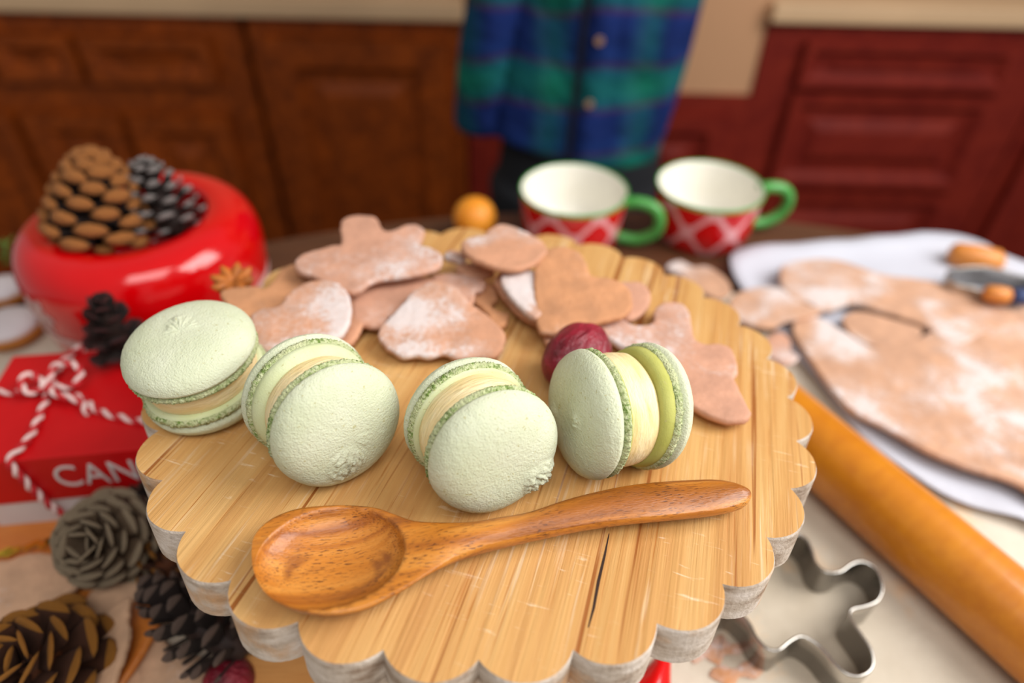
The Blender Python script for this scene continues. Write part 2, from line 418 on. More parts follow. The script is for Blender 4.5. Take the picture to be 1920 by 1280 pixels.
def board_cookie(px, z, slope, mt, label, th=.0032, cat='cookie', name='gingerbread_cookie'):
    cen = (sum(p[0] for p in px) / len(px), sum(p[1] for p in px) / len(px))
    c0 = on_board(cen, z); pts3 = [on_board(p, z, slope, (c0.x, c0.y)) for p in px]
    e1 = Vector((1, 0, slope[0])).normalized(); e3 = Vector((-slope[0], -slope[1], 1)).normalized(); e2 = e3.cross(e1)
    R = Matrix((e1, e2, e3)).transposed()
    loc = [R.transposed() @ (p - c0) for p in pts3]
    me, c = cookie_mesh([Vector((p.x, p.y, 0)) for p in loc], th)
    m4 = R.to_4x4(); m4.translation = c0 + R @ (c - Vector((0, 0, th)))
    o = link(name, me, None, [mt], True); o.matrix_world = BM @ m4
    return tag(o, label, cat, 'cookies on the scalloped board')
def flat_cookie(px, z, mt, label, th=.0032, name='gingerbread_cookie', cat='cookie', group='cookies lying on the table', slope=(0, 0), n=96):
    cen = (sum(p[0] for p in px) / len(px), sum(p[1] for p in px) / len(px)); c0 = at(cen, z + th)
    nrm = Vector((-slope[0], -slope[1], 1)); o3 = Vector((0, 0, H)); pts = []
    for p in px:
        d = Vector(ray(p).tolist()); pts.append(o3 + d * ((c0 - o3).dot(nrm) / d.dot(nrm)) - c0)
    e1 = Vector((1, 0, slope[0])).normalized(); e3 = nrm.normalized(); e2 = e3.cross(e1); R = Matrix((e1, e2, e3)).transposed()
    loc = [R.transposed() @ p for p in pts]
    me, c = cookie_mesh([Vector((p.x, p.y, 0)) for p in loc], th, n=n)
    m4 = R.to_4x4(); m4.translation = c0 + R @ (c - Vector((0, 0, th)))
    o = link(name, me, None, [mt], True); o.matrix_world = m4
    return tag(o, label, cat, group)
z3 = lambda pts: zc(pts, 400, 380, 3.4286)
z4 = lambda pts: zc(pts, 840, 380, 2.908)
board_cookie(z3([(40, 575), (130, 540), (260, 530), (330, 545), (395, 480), (430, 425), (520, 390), (640, 420), (760, 500), (700, 600), (560, 700), (380, 760), (230, 740), (120, 690)]), .008, (0, .06), MT['d_warm'],
             'plain tan cookie behind the standing macaron, under the powdered heart')
board_cookie(z3([(815, 135), (840, 95), (900, 78), (1000, 78), (1050, 95), (1072, 140), (1110, 178), (1160, 170), (1230, 140), (1300, 135), (1350, 165), (1352, 220), (1325, 265), (1400, 285), (1460, 320), (1475, 360), (1440, 410), (1350, 440), (1250, 460), (1100, 480), (1000, 510), (930, 560), (860, 560), (760, 520), (640, 470), (540, 430), (520, 385), (560, 330), (620, 308), (700, 285), (780, 262), (820, 262)]), .018, (0, .10), MT['d_mid'],
             'large rounded-limb gingerbread shape at the back left of the board')
board_cookie(z3([(930, 545), (1050, 490), (1250, 468), (1400, 480), (1470, 520), (1380, 640), (1200, 700), (1130, 720), (1090, 780), (980, 782), (900, 740), (890, 620)]), .008, (0, .05), MT['d_mid'],
             'half-hidden cookie between the powdered heart and the central heart')
board_cookie(z3([(620, 640), (760, 540), (880, 560), (950, 600), (985, 680), (960, 780), (880, 892), (760, 890), (640, 820)]), .007, (.05, .06), MT['d_low'],
             'cookie edge showing under the right side of the powdered heart')
board_cookie(z3([(240, 720), (300, 680), (420, 655), (470, 590), (560, 522), (650, 492), (740, 490), (830, 530), (880, 600), (886, 700), (860, 790), (800, 860), (680, 880), (560, 890), (470, 920), (400, 928), (310, 932), (240, 860)]), .0135, (.0, .10), MT['d_hi'],
             'heart cookie whitened with flour behind the second macaron from the left')
board_cookie(z3([(1455, 495), (1530, 520), (1600, 580), (1670, 650), (1790, 740), (1862, 820), (1877, 880), (1840, 960), (1780, 988), (1680, 985), (1560, 992), (1480, 962), (1390, 988), (1300, 975), (1210, 980), (1120, 930), (1062, 870), (1058, 820), (1110, 750), (1200, 660), (1290, 560), (1390, 503)]), .0095, (0, .20), MT['d_hi'],
             'heart cookie with white flour patches at the middle, tip pointing backwards')
board_cookie(z3([(1400, 470), (1480, 448), (1600, 452), (1740, 492), (1730, 550), (1690, 560), (1660, 640), (1560, 600), (1450, 560)]), .009, (.0, .05), MT['d_mid'],
             'cookie showing behind the tip of the central heart')
board_cookie(z4([(130, 455), (200, 430), (260, 450), (270, 510), (240, 560), (300, 590), (330, 600), (320, 650), (270, 670), (230, 640), (200, 580), (130, 520)]), .005, (0, 0), MT['d_warm'],
             'small knobbly cookie piece right of the central heart')
board_cookie(z4([(0, 262), (60, 258), (100, 290), (80, 310), (20, 300), (-20, 285)]), .012, (0, .0), MT['d_mid'],
             'tiny cookie end poking out left of the round cookie', )
board_cookie(z4([(50, 340), (120, 320), (210, 335), (255, 370), (200, 392), (100, 385), (50, 360)]), .010, (0, .0), MT['d_low'],
             'thin oval cookie under the round cookie at the back', )
board_cookie(z4([(215, 145), (290, 110), (380, 133), (440, 160), (520, 210), (542, 255), (495, 305), (440, 340), (340, 357), (230, 335), (120, 290), (75, 245), (85, 200), (150, 175), (205, 172)]), .022, (0, .04), MT['d_low'],
             'round-lobed cookie resting highest at the back centre of the board')
board_cookie(z4([(255, 410), (300, 365), (420, 355), (520, 400), (540, 560), (500, 650), (400, 610), (320, 530), (265, 450)]), .010, (.0, .14), MT['d_low'],
             'lower of two stacked cookies at the left of the upright heart')
board_cookie(z4([(290, 400), (330, 370), (420, 362), (520, 400), (540, 560), (490, 625), (420, 590), (350, 520), (300, 450)]), .0145, (.0, .14), MT['d_hi'],
             'floury cookie tucked under the left side of the upright heart')
board_cookie(z4([(900, 440), (990, 425), (1060, 432), (1105, 490), (1092, 560), (1020, 622), (950, 620), (860, 560)]), .010, (0, .1), MT['d_mid'],
             'cookie lobe sticking out behind the right of the upright heart')
board_cookie(z4([(525, 715), (560, 690), (640, 690), (700, 730), (680, 790), (600, 800), (545, 770)]), .005, (0, 0), MT['d_low'],
             'cookie corner under the upright heart beside the dark red fruit')
board_cookie(z4([(478, 330), (500, 275), (560, 242), (640, 236), (710, 262), (755, 320), (772, 375), (800, 400), (880, 405), (960, 440), (1002, 500), (1002, 570), (960, 612), (880, 635), (780, 660), (640, 700), (560, 710), (500, 700), (482, 640), (472, 560), (468, 460), (470, 385)]), .0165, (.06, .24), MT['d_warm'],
             'smooth tan heart cookie leaning on others in front of the mugs')
board_cookie(z4([(790, 645), (860, 610), (930, 615), (1000, 655), (1080, 662), (1120, 640), (1125, 580), (1180, 537), (1260, 540), (1312, 580), (1330, 660), (1345, 730), (1400, 765), (1490, 762), (1545, 790), (1572, 850), (1582, 920), (1562, 950), (1600, 1030), (1640, 1110), (1655, 1150), (1620, 1180), (1540, 1185), (1450, 1165), (1380, 1130), (1300, 1080), (1230, 1000), (1150, 920), (1080, 860), (950, 780), (850, 720)]), .0075, (0.02, .03), MT['d_mid'],
             'gingerbread man cookie at the right of the board behind the last macaron')

# ---------------------------------------------------------------- dark red fruit
md = M('dark_red_skin', .4, .5, sss=.1); v_ = md.map((1, 1, .5))
md.col(md.ramp(md.noise(120, 4, v_), [(.3, lin(92, 10, 26)), (.7, lin(158, 30, 52))])); md.bump(md.noise(260, 4, v_, .6, 1.0), .0022)
def date(c, ax, L, R, name, label):
    prof = [(max(R * math.sin(PI * (i + .15) / 22.3) ** .8, .0004), -L / 2 * math.cos(PI * (i + .15) / 22.3)) for i in range(23)]
    me = lathe(prof, 40, lambda v, a, k: v * (1 + .06 * noise.noise(v * 170)))
    q = Vector(ax).to_track_quat('Z', 'Y').to_matrix().to_4x4(); q.translation = c
    o = link(name, me, None, [md.m]); o.matrix_world = BM @ q; return tag(o, label, 'fruit')
date(on_board((1081, 668), .0125), (.62, .75, .12), .030, .0118, 'dried_red_fruit', 'dark red wrinkled oval fruit behind the rightmost macaron')

# ---------------------------------------------------------------- macarons
def macaron(p, zc_, axis, R, label, th=(.0115, .0115), fill=(.0085, .86), skirt=(0.0, 0.0), spin=0, lumps=(), gap=0.0, bare=None, tilt2=None, yellow=None):
    """axis points to the first shell's dome in board coordinates"""
    c = on_board(p, zc_); q = Vector(axis).normalized().to_track_quat('Z', 'Y').to_matrix().to_4x4()
    q = q @ Matrix.Rotation(spin, 4, 'Z'); q.translation = c
    root = empty('macaron', mat4=BM @ q); tag(root, label, 'macaron', 'pistachio green macarons on the board')
    f2 = fill[0] / 2; fr = R * fill[1]
    prof = [(fr * .93, -f2 - .001), (fr * .985, -f2 * .9), (fr, -f2 * .45), (fr * 1.01, 0), (fr, f2 * .45), (fr * .985, f2 * .9), (fr * .93, f2 + .001)]
    link('filling', lathe(prof, 96, lambda v, a, k: v * (1 + .012 * noise.noise(v * 150 + c * 30))), root, [MT['cream']])
    for s, (t, sk) in enumerate(zip(th, skirt)):
        sd = random.uniform(0, 99)
        z0 = 0.0; ft = .0030                                 # shell-local: z=0 at the foot's inner face
        dome = []
        nn = 36
        for i in range(nn):
            u = i / (nn - 1)
            a = u * PI / 2
            r = R * math.cos(a) ** .72 if u < .999 else .0003
            z = ft + .0002 + (t - ft) * math.sin(a) ** .80
            if u < .06: r = R * (.955 + .75 * u)
            dome.append((max(r, .0003), z))
        dome = [(R * .90, ft - .0003)] + dome
        lm = [l for l in lumps if l[0] == s]
        def fd(v, a, k, sd=sd, lm=lm, t=t):
            g = noise.noise(v * 55 + Vector((sd, 0, 0))) * .00045 + noise.noise(v * 700 + Vector((sd, 0, 0))) * .00010
            o_ = Vector(v); n_ = Vector((v.x, v.y, v.z * .8)).normalized(); o_ += n_ * g
            for (_, lx, ly, rad, h) in lm:
                d = math.hypot(v.x - lx, v.y - ly)
                if d < rad:
                    f = (1 - (d / rad) ** 2) ** .8
                    o_ += n_ * f * h * (.35 + 1.5 * abs(noise.noise(v * 520 + Vector((sd, 1, 3)))) + .7 * noise.noise(v * 1300))
            return o_
        me = lathe(dome, 220, fd)
        # thin ring for the ruffled foot
        fp = [(R * .90, .0002), (R * .93, 0), (R * .955, .0004), (R * .985, .0011), (R * .985, .0019), (R * .96, .0027), (R * .90, ft)]
        def ff(v, a, k, sd=sd):
            b = noise.noise(Vector((math.cos(a) * 16, math.sin(a) * 16, v.z * 500 + sd)))
            b2 = noise.noise(Vector((math.cos(a) * 46, math.sin(a) * 46, v.z * 1200 + sd)))
            rr_ = 1 + (.014 * b + .030 * b2 if 0 < k < 6 else 0)
            return Vector((v.x * rr_, v.y * rr_, v.z + .0003 * b2))
        fm = lathe(fp, 360, ff)
        hole = None
        if s == 0: L4 = Matrix.Translation((0, 0, f2 + sk))
        else:
            L4 = Matrix.Rotation(PI, 4, 'X'); L4.translation = (0, 0, -f2 - sk)
            if tilt2: L4 = L4 @ Matrix.Rotation(tilt2[0], 4, Vector((math.cos(tilt2[1]), math.sin(tilt2[1]), 0)))
        so = link('shell', me, root, [MT['shell']], mat4=L4)
        link('foot', fm, so, [MT['foot']])
        if True:
            sk = max(sk, .0006)
            up_ = lathe([(fr * .9, -sk - .0002), (fr * 1.02, -sk), (R * .93, -sk * .35), (R * .95, .0008), (R * .8, .0014)], 96)
            link('underside', up_, so, [bare or MT['under']])
    if yellow:
        for (x, y, z, r) in yellow:
            link('sugar_speck', lathe([(.0002, -r * .4), (r * .8, -r * .25), (r, 0), (r * .7, r * .3), (.0002, r * .4)], 8), root, [MT['yellow']], loc=(x, y, z))
    return root
olive = macaron_shell('macaron_olive_underside', (178, 178, 78), (196, 196, 104), .0001)
macaron((374, 686), .0176, (-.08, -.17, 1), .0222, 'green macaron lying flat at the left edge of the board', lumps=[(0, -.0045, .003, .0042, .0009), (0, .0005, .0035, .003, .0006), (0, -.003, -.001, .003, .0006)], th=(.0125, .0130), fill=(.0090, .86), tilt2=(.04, 1.0))
def azel(az, el): a, e = math.radians(az), math.radians(el); return (math.cos(a) * math.cos(e), math.sin(a) * math.cos(e), math.sin(e))
olive = macaron_shell('macaron_olive_underside', (170, 170, 84), (190, 190, 110), .0001)
macaron((608, 771), .0205, azel(-50, 7), .0213, 'macaron on edge beside the flat one, broad pale inner rim showing on its back shell', th=(.013, .012),
        skirt=(0.0, .0040), lumps=[(0, -.002, -.010, .007, .0012), (0, .004, -.003, .003, .0005)], fill=(.0095, .84), spin=0, yellow=[(-.0195, -.006, -.0125, .0007), (-.0190, -.0075, -.0120, .0005)])
macaron((900, 812), .0205, azel(-62, 8), .0212, 'middle macaron on edge above the spoon with a broken bump on its lower right', th=(.013, .012),
        skirt=(0.0, .0004), lumps=[(0, .0125, -.0105, .007, .0022)], fill=(.0115, .88))
macaron((1150, 768), .0208, azel(203, 6), .0213, 'rightmost macaron on edge with olive inner face and open gap beside the filling', th=(.0125, .0115),
        skirt=(0.0, .0035), lumps=[(0, .006, .003, .003, .0008), (0, -.008, -.004, .0035, .0006)], fill=(.0105, .88), bare=olive, tilt2=(-.12, .0))

# ---------------------------------------------------------------- wooden spoon
z7 = lambda pts: zc(pts, 440, 860, 1.92)
SZ = .0085
so_px = z7([(65, 365), (70, 300), (105, 250), (165, 212), (250, 187), (380, 178), (500, 186), (570, 208), (640, 233), (730, 240), (850, 238), (950, 222), (1060, 202), (1180, 162), (1300, 130), (1450, 100), (1600, 82), (1740, 78), (1830, 102), (1860, 135),
            (1830, 162), (1740, 187), (1550, 212), (1300, 242), (1100, 277), (1000, 300), (900, 326), (800, 362), (720, 408), (650, 452), (560, 502), (450, 550), (320, 566), (190, 538), (110, 482), (75, 425)])
sp = resample(catmull([on_board(p, SZ) for p in so_px], 10), 400)
s0, s1 = on_board(z7([(65, 372)])[0], SZ), on_board(z7([(1860, 135)])[0], SZ)
ex = (s1 - s0).normalized(); ez = Vector((0, 0, 1)); ey = ez.cross(ex); SL = (s1 - s0).length
loc = [((p - s0).dot(ex), (p - s0).dot(ey)) for p in sp]
def span(s):
    ts = []
    for i in range(len(loc)):
        (a, b), (c, d) = loc[i - 1], loc[i]
        if (a - s) * (c - s) <= 0 and a != c: ts.append(b + (d - b) * (s - a) / (c - a))
    return (min(ts), max(ts)) if len(ts) > 1 else (0, 0)
bi = [on_board(p, SZ) for p in z7([(66, 370), (612, 325), (330, 181), (320, 562)])]
bx0, bx1 = (bi[0] - s0).dot(ex) + .001, (bi[1] - s0).dot(ex)
by0, by1 = (bi[3] - s0).dot(ey) + .001, (bi[2] - s0).dot(ey) - .001
bc = ((bx0 + bx1) / 2, (by0 + by1) / 2); br = ((bx1 - bx0) / 2, (by1 - by0) / 2)
NS, NT = 300, 44; vs, fs = [], []
smin = min(a for a, b in loc) + 1e-5; smax = max(a for a, b in loc) - 1e-5
def ease(u): u = max(0, min(1, u)); return u * u * (3 - 2 * u)
for i in range(NS):
    u = .5 - .5 * math.cos(PI * i / (NS - 1)); s = smin + (smax - smin) * u; lo, hi = span(s); hw = (hi - lo) / 2; cm = (hi + lo) / 2
    han = ease((s - bx1 + .004) / .02)
    zr = SZ + .004 * math.exp(-((s - SL * .55) / .028) ** 2) * 0 + (-.0010) * ease((s - SL * .7) / .03)
    crown = .0022 * han; bot = .0078 * (1 - han) * (max(0, 1 - ((s - bc[0]) / (br[0] * 1.12)) ** 2)) ** .55 + .0052 * han * min(1, hw / .004) + .0012
    for j in range(NT):
        q = -1 + 2 * j / (NT - 1); t = cm + hw * q; z = zr + crown * (1 - q * q) * min(1, hw / .004)
        e = ((s - bc[0]) / br[0]) ** 2 + ((t - bc[1]) / br[1]) ** 2
        if e < 1: z -= .0076 * (1 - e) ** .52
        vs.append(s0 * 0 + Vector((s, t, z - SZ)))
    for j in range(NT):
        q = 1 - 2 * (j + .5) / NT; t = cm + hw * q * .995
        vs.append(Vector((s, t, zr - SZ - bot * max(0, 1 - q * q) ** .5 - .0004)))
RG = 2 * NT
for i in range(NS - 1):
    for j in range(RG): k = (j + 1) % RG; fs.append((i * RG + j, (i + 1) * RG + j, (i + 1) * RG + k, i * RG + k))
fs.append(tuple(range(RG))); fs.append(tuple((NS - 1) * RG + j for j in range(RG - 1, -1, -1)))
ms = M('spoon_wood', .38, .5, coat=.25); vv = ms.map((1, 1, 1))
a = ms.noise(1, 4, ms.map((9, 110, 60), src=vv), .5, 1.4); f = ms.noise(1, 3, ms.map((420, 2400, 2400), src=vv), .5)
wv = ms.noise(1, 2, ms.map((6, 60, 200), src=vv), .5, .8)
c = ms.ramp(a, [(.3, lin(150, 80, 16)), (.5, lin(190, 116, 34)), (.7, lin(210, 142, 60))])
c = ms.mix(ms.ramp(wv, [(.36, WHT), (.46, K)]), c, lin(146, 82, 24))
zone = ms.noise(70, 2, vv)
c = ms.mix(ms.math('MULTIPLY', ms.ramp(f, [(.38, WHT), (.44, K)]), ms.ramp(zone, [(.38, (.15, .15, .15, 1)), (.6, WHT)])), c, lin(92, 46, 14))
ms.col(c); ms.bump(f, .0002)
spoon = link('wooden_spoon', fixn(mesh(vs, fs)), None, [ms.m])
Rm = Matrix((ex, ey, ez)).transposed().to_4x4(); Rm.translation = s0 + Vector((0, 0, .0014)); spoon.matrix_world = BM @ Rm
tag(spoon, 'polished orange-brown wooden spoon lying across the front of the board', 'spoon')

# ---------------------------------------------------------------- mugs
def mug_mat():
    m = M('mug_red_lattice', .18, .5, coat=.4); x, y, z = m.xyz()
    an = m.math('MULTIPLY', m.math('ARCTAN2', y, x), 3.5); kz = m.math('MULTIPLY', z, 78)
    p = m.math('ABSOLUTE', m.math('SINE', m.math('ADD', an, kz))); q = m.math('ABSOLUTE', m.math('SINE', m.math('SUBTRACT', an, kz)))
    l1 = m.math('MINIMUM', p, q); nd = m.math('ADD', p, q)
    k = m.math('MAXIMUM', m.math('LESS_THAN', l1, .24), m.math('LESS_THAN', nd, .95))
    m.col(m.mix(k, lin(206, 4, 10), lin(232, 160, 164))); return m.m
MT['mug'] = mug_mat(); MT['enamel'] = plain('mug_white_glaze', lin(238, 234, 222), .25, .02); MT['green'] = plain('mug_green_glaze', lin(74, 152, 70), .25, .05)
MR, MH = .0425, .044
mprof = [(.030, 0), (.0355, .0005), (.0375, .002), (.0398, .020), (.0418, MH - .003), (.0422, MH - .0005), (.0416, MH + .0004), (.0405, MH - .0005), (.0395, MH - .004), (.0375, .02), (.0345, .006), (.030, .0035), (.0003, .003)]
mmi = [0, 0, 0, 0, 1, 1, 1, 2, 2, 2, 2, 2]
def mug(p, rot, label):
    c = at(p, MH); root = empty('mug', (c.x, c.y, 0)); tag(root, label, 'mug', 'pair of red mugs behind the board')
    root.rotation_euler = (0, 0, rot)
    link('cup', lathe(mprof, 72, mi=mmi), root, [MT['mug'], MT['green'], MT['enamel']])
    pts = catmull([(.040, 0, .037), (.050, 0, .0395), (.062, 0, .037), (.0685, 0, .028), (.0665, 0, .016), (.056, 0, .008), (.046, 0, .0065), (.0375, 0, .0075)], 5, False)
    vs, fs = tube(pts, .0048, 12); link('handle', mesh(vs, fs), root, [MT['green']]); return root
mug((1077, 352), -.25, 'red and white patterned mug with green handle, left of the pair')
mug((1333, 345), .12, 'red and white patterned mug with green handle, right of the pair')
# orange fruit
mo = M('orange_peel', .4, .5, sss=.2); mo.col(mo.ramp(mo.noise(50), [(.3, lin(226, 138, 26)), (.7, lin(242, 164, 52))])); mo.bump(mo.noise(800, 2), .0004)
c = at((890, 405), .017)
o = link('kumquat', lathe([(max(.0172 * math.sin(PI * (i + .2) / 20.4), .0004), .0162 - .0162 * math.cos(PI * (i + .2) / 20.4)) for i in range(21)], 40), None, [mo.m], loc=(c.x, c.y, 0))
tag(o, 'small smooth orange fruit behind the board left of the mugs', 'fruit')

# ---------------------------------------------------------------- red pot with snowflakes
mr = M('red_enamel', .12, .5, coat=.25); mr.col(mr.ramp(mr.noise(20), [(.3, lin(196, 0, 6)), (.7, lin(208, 2, 8))]))
MT['white_print'] = plain('white_print', lin(214, 176, 172), .5, .05)
PC = at((243, 408), .088)
PC.y += .003
pot = empty('red_pot', (PC.x, PC.y, 0)); tag(pot, 'glossy round red pot with white snowflakes, filled with pine cones', 'pot')
pp = [(.054, 0), (.060, .001), (.0625, .006), (.0655, .025), (.0680, .045), (.0690, .060), (.0683, .071), (.0650, .080), (.0590, .0862), (.0510, .0890), (.0445, .0888), (.0418, .0870), (.0408, .080), (.0400, .05), (.036, .044), (.0003, .043)]
pp = [(v.x, v.y) for v in catmull([(a, b, 0) for a, b in pp], 3, False)]
link('body', lathe(pp, 96), pot, [mr.m])
def rad_at(z):
    for (r0, z0), (r1, z1) in zip(pp, pp[1:]):
        if z0 <= z <= z1: return r0 + (r1 - r0) * (z - z0) / max(z1 - z0, 1e-6)
    return .07
def wrap_poly(poly, a0, zc0, lift=.0004):
    vs = []
    for u, v in poly:
        z = zc0 + v; r = rad_at(z) + lift; a = a0 + u / .069; vs.append((r * math.cos(a), r * math.sin(a), z))
    return vs
def snowflake(a0, z0, R):
    parts = []
    for k in range(6):
        a = k * PI / 3; d = Vector((math.cos(a), math.sin(a))); n_ = Vector((-d.y, d.x)); w_ = R * .17
        parts.append([d * R + n_ * w_, d * 0 + n_ * w_, d * 0 - n_ * w_, d * R - n_ * w_])
        for sg in (1, -1):
            e = Vector((math.cos(a + sg * .9), math.sin(a + sg * .9))); m_ = Vector((-e.y, e.x)); s = d * R * .5
            parts.append([s + e * R * .38 + m_ * w_ * .6, s + m_ * w_ * .6, s - m_ * w_ * .6, s + e * R * .38 - m_ * w_ * .6])
    V, Fs = [], []
    for q in parts:
        b = len(V); V += wrap_poly([tuple(p) for p in q], a0, z0); Fs.append(tuple(range(b, b + 4)))
    link('snowflake', mesh(V, Fs), pot, [MT['white_print']], False)
sfp = at((120, 588), .052) - PC; sfa = math.atan2(sfp.y, sfp.x)
for k in range(7): snowflake(sfa - k * PI / 6, .060 + (.003 if k % 2 else -.001), .0075 if k % 2 else .0125)
vs, fs = [], []
for i in range(96):
    a = 2 * PI * i / 96
    for z in (.040, .046): r = rad_at(z) + .0004; vs.append((r * math.cos(a), r * math.sin(a), z))
    j = (i + 1) % 96; fs.append((2 * i, 2 * j, 2 * j + 1, 2 * i + 1))
link('white_band', mesh(vs, fs), pot, [MT['white_print']])

# ---------------------------------------------------------------- pine cones
def scale_mesh(kind):
    # unit scale: grows along +x from the core, width along y, thickness z; tip is a thick pad
    st = {'chunky': [(0, .09, .05), (.35, .18, .06), (.65, .26, .07), (.84, .31, .12), (.95, .27, .14), (1.02, .13, .08)],
          'thin': [(0, .07, .04), (.4, .16, .04), (.72, .27, .045), (.90, .29, .06), (1.0, .20, .065), (1.07, .06, .03)],
          'open': [(0, .08, .03), (.4, .20, .03), (.72, .34, .035), (.90, .38, .045), (1.0, .30, .045), (1.06, .12, .03)]}[kind]
    vs, fs, mi = [], [], []; n = 8
    for k, (x, w_, t_) in enumerate(st):
        for i in range(n):
            a = 2 * PI * i / n; vs.append((x, w_ * math.cos(a), t_ * math.sin(a) + .12 * x * x))
    for k in range(len(st) - 1):
        for i in range(n): j = (i + 1) % n; fs.append((k * n + i, k * n + j, (k + 1) * n + j, (k + 1) * n + i)); mi.append(1 if k >= 3 else 0)
    fs.append(tuple(range(n))[::-1]); mi.append(0); fs.append(tuple((len(st) - 1) * n + i for i in range(n))); mi.append(1)
    return mesh(vs, fs, mi)
def pinecone(c, axis, L, R, n, body, tip, label, kind='thin', e0=5, e1=70, name='pine_cone'):
    q = Vector(axis).normalized().to_track_quat('Z', 'Y').to_matrix().to_4x4(); q.translation = c
    root = empty(name, mat4=q); tag(root, label, 'pine cone', 'pine cones around the board')
    core = lathe([(R * .15, -L * .48), (R * .35, -L * .35), (R * .36, 0), (R * .2, L * .3), (R * .05, L * .45)], 12); link('core', core, root, [body])
    sm = scale_mesh(kind); sm.materials.append(body); sm.materials.append(tip)
    sm.polygons.foreach_set('use_smooth', [True] * len(sm.polygons))
    for i in range(n):
        t = (i + .5) / n; z = -L * .44 + L * .80 * t
        prof = R * (math.sin(PI * min(1, .16 + .84 * (1 - t) ** .0 * (.30 + .70 * (1 - t)))) ** .5 if t < .0 else (1 - .78 * t ** 2.0) * (1 - .35 * max(0, .12 - t) / .12))
        a = i * 2.39996; e = math.radians(e0 - 12 + (e1 - e0 + 12) * t ** 1.3)
        d = Vector((math.cos(a) * math.cos(e), math.sin(a) * math.cos(e), math.sin(e))); s_ = Vector((-math.sin(a), math.cos(a), 0)); n_ = d.cross(s_)
        ln = prof / max(math.cos(e), .45) * random.uniform(.94, 1.05)
        m4 = Matrix((d, s_, n_)).transposed().to_4x4() @ Matrix.Diagonal((ln, ln * random.uniform(.9, 1.1) * (.95 if kind == 'chunky' else .9), ln, 1)); m4.translation = (0, 0, z)
        o = bpy.data.objects.new('scale', sm); C.objects.link(o); o.parent = root; o.matrix_local = m4
    return root
pm = lambda n, r, g, b: plain(n, lin(r, g, b), .7, .2, 300, .0006)
MT['pb1'] = pm('cone_dark', 44, 22, 14); MT['pt1'] = plain('cone_orange_tip', lin(222, 140, 66), .7, .32, 110, .0006); MT['pt2'] = pm('cone_white_tip', 186, 176, 172); MT['pt3'] = pm('cone_grey', 206, 182, 150)
MT['pb3'] = pm('cone_greybrown', 146, 118, 90); MT['pt4'] = pm('cone_brown', 92, 56, 40); MT['pt5'] = pm('cone_amber', 206, 134, 40); MT['pb5'] = pm('cone_rust', 96, 48, 14); MT['pt6'] = pm('cone_redbrown', 92, 34, 34)
MT['pt7'] = pm('cone_taupe', 132, 108, 96)
pinecone(at((182, 392), .098), (.08, .30, .9), .044, .0300, 60, MT['pb1'], MT['pt1'], 'large orange-brown pine cone in the left of the red pot', 'chunky')
pinecone(at((300, 376), .096), (-.35, .35, .8), .046, .0215, 58, MT['pb1'], MT['pt2'], 'dark pine cone with frosted white tips in the right of the red pot', e1=60)
pinecone(at((212, 618), .076), (.1, -.1, .95), .042, .0150, 34, MT['pb1'], MT['pt6'], 'small dark red-brown pine cone standing on the gift box by the pot', 'open')
pinecone(at((194, 1012), .030), (.10, -.60, .75), .028, .0225, 56, MT['pb3'], MT['pt3'], 'grey-brown open pine cone in front of the gift box', 'open', e0=-5)
pinecone(at((285, 965), .022), (.5, .2, .5), .036, .019, 44, MT['pb1'], MT['pt4'], 'dark pine cone in shadow between the grey cone and the board')
pinecone(at((372, 1165), .026), (-.75, .35, .25), .050, .0195, 58, MT['pb1'], MT['pt7'], 'dark brown pine cone under the front left edge of the board')
pinecone(at((68, 1250), .022), (-.05, -.3, .9), .026, .027, 44, MT['pb5'], MT['pt5'], 'amber pine cone in the bottom left corner', 'open', e0=-5)
pinecone(at((318, 1052), .016), (.3, .3, .6), .026, .015, 36, MT['pb5'], MT['pt5'], 'small rust pine cone behind the dark one at the lower left')

# ---------------------------------------------------------------- gift box
fl = at((15, 1005)); fr_ = at((182, 988)); e1 = (fr_ - fl).normalized(); ang = math.atan2(e1.y, e1.x)
mb = M('red_card', .45, .35); mb.col(mb.ramp(mb.noise(40), [(.3, lin(190, 4, 12)), (.7, lin(202, 8, 16))]))
MT['wcard'] = plain('white_card', lin(216, 206, 204), .6, .03); MT['twr'] = plain('twine_red', lin(198, 24, 34), .8, .1, bump=.0003); MT['tww'] = plain('twine_white', lin(236, 206, 202), .8, .05, bump=.0003)
gb = empty('gift_box', (fl.x, fl.y, 0)); gb.rotation_euler = (0, 0, ang); tag(gb, 'red lidded gift box with white base, lettering and twine bow', 'gift box')
BW, BD, BH = .160, .071, .056
link('base', box_me(0, BW, 0, BD, .0, BH - .004, .0008), gb, [MT['wcard']], False)
link('lid', box_me(-.0012, BW + .0012, -.0012, BD + .0012, .026, BH, .0008), gb, [mb.m], False)
fc = bpy.data.curves.new('lettering', 'FONT'); fc.body = 'CANDY'; fc.size = .0205; fc.extrude = .0002; fc.space_character = 1.02; fc.offset = -.0001
tmp = bpy.data.objects.new('tmp', fc); lme = bpy.data.meshes.new_from_object(tmp); bpy.data.objects.remove(tmp)
lo = link('lettering', lme, gb, [MT['wcard']], False)
lo.rotation_euler = (PI / 2, 0, 0); lo.scale = (.84, 1, 1); lo.location = (.0385, -.0016, .0358)
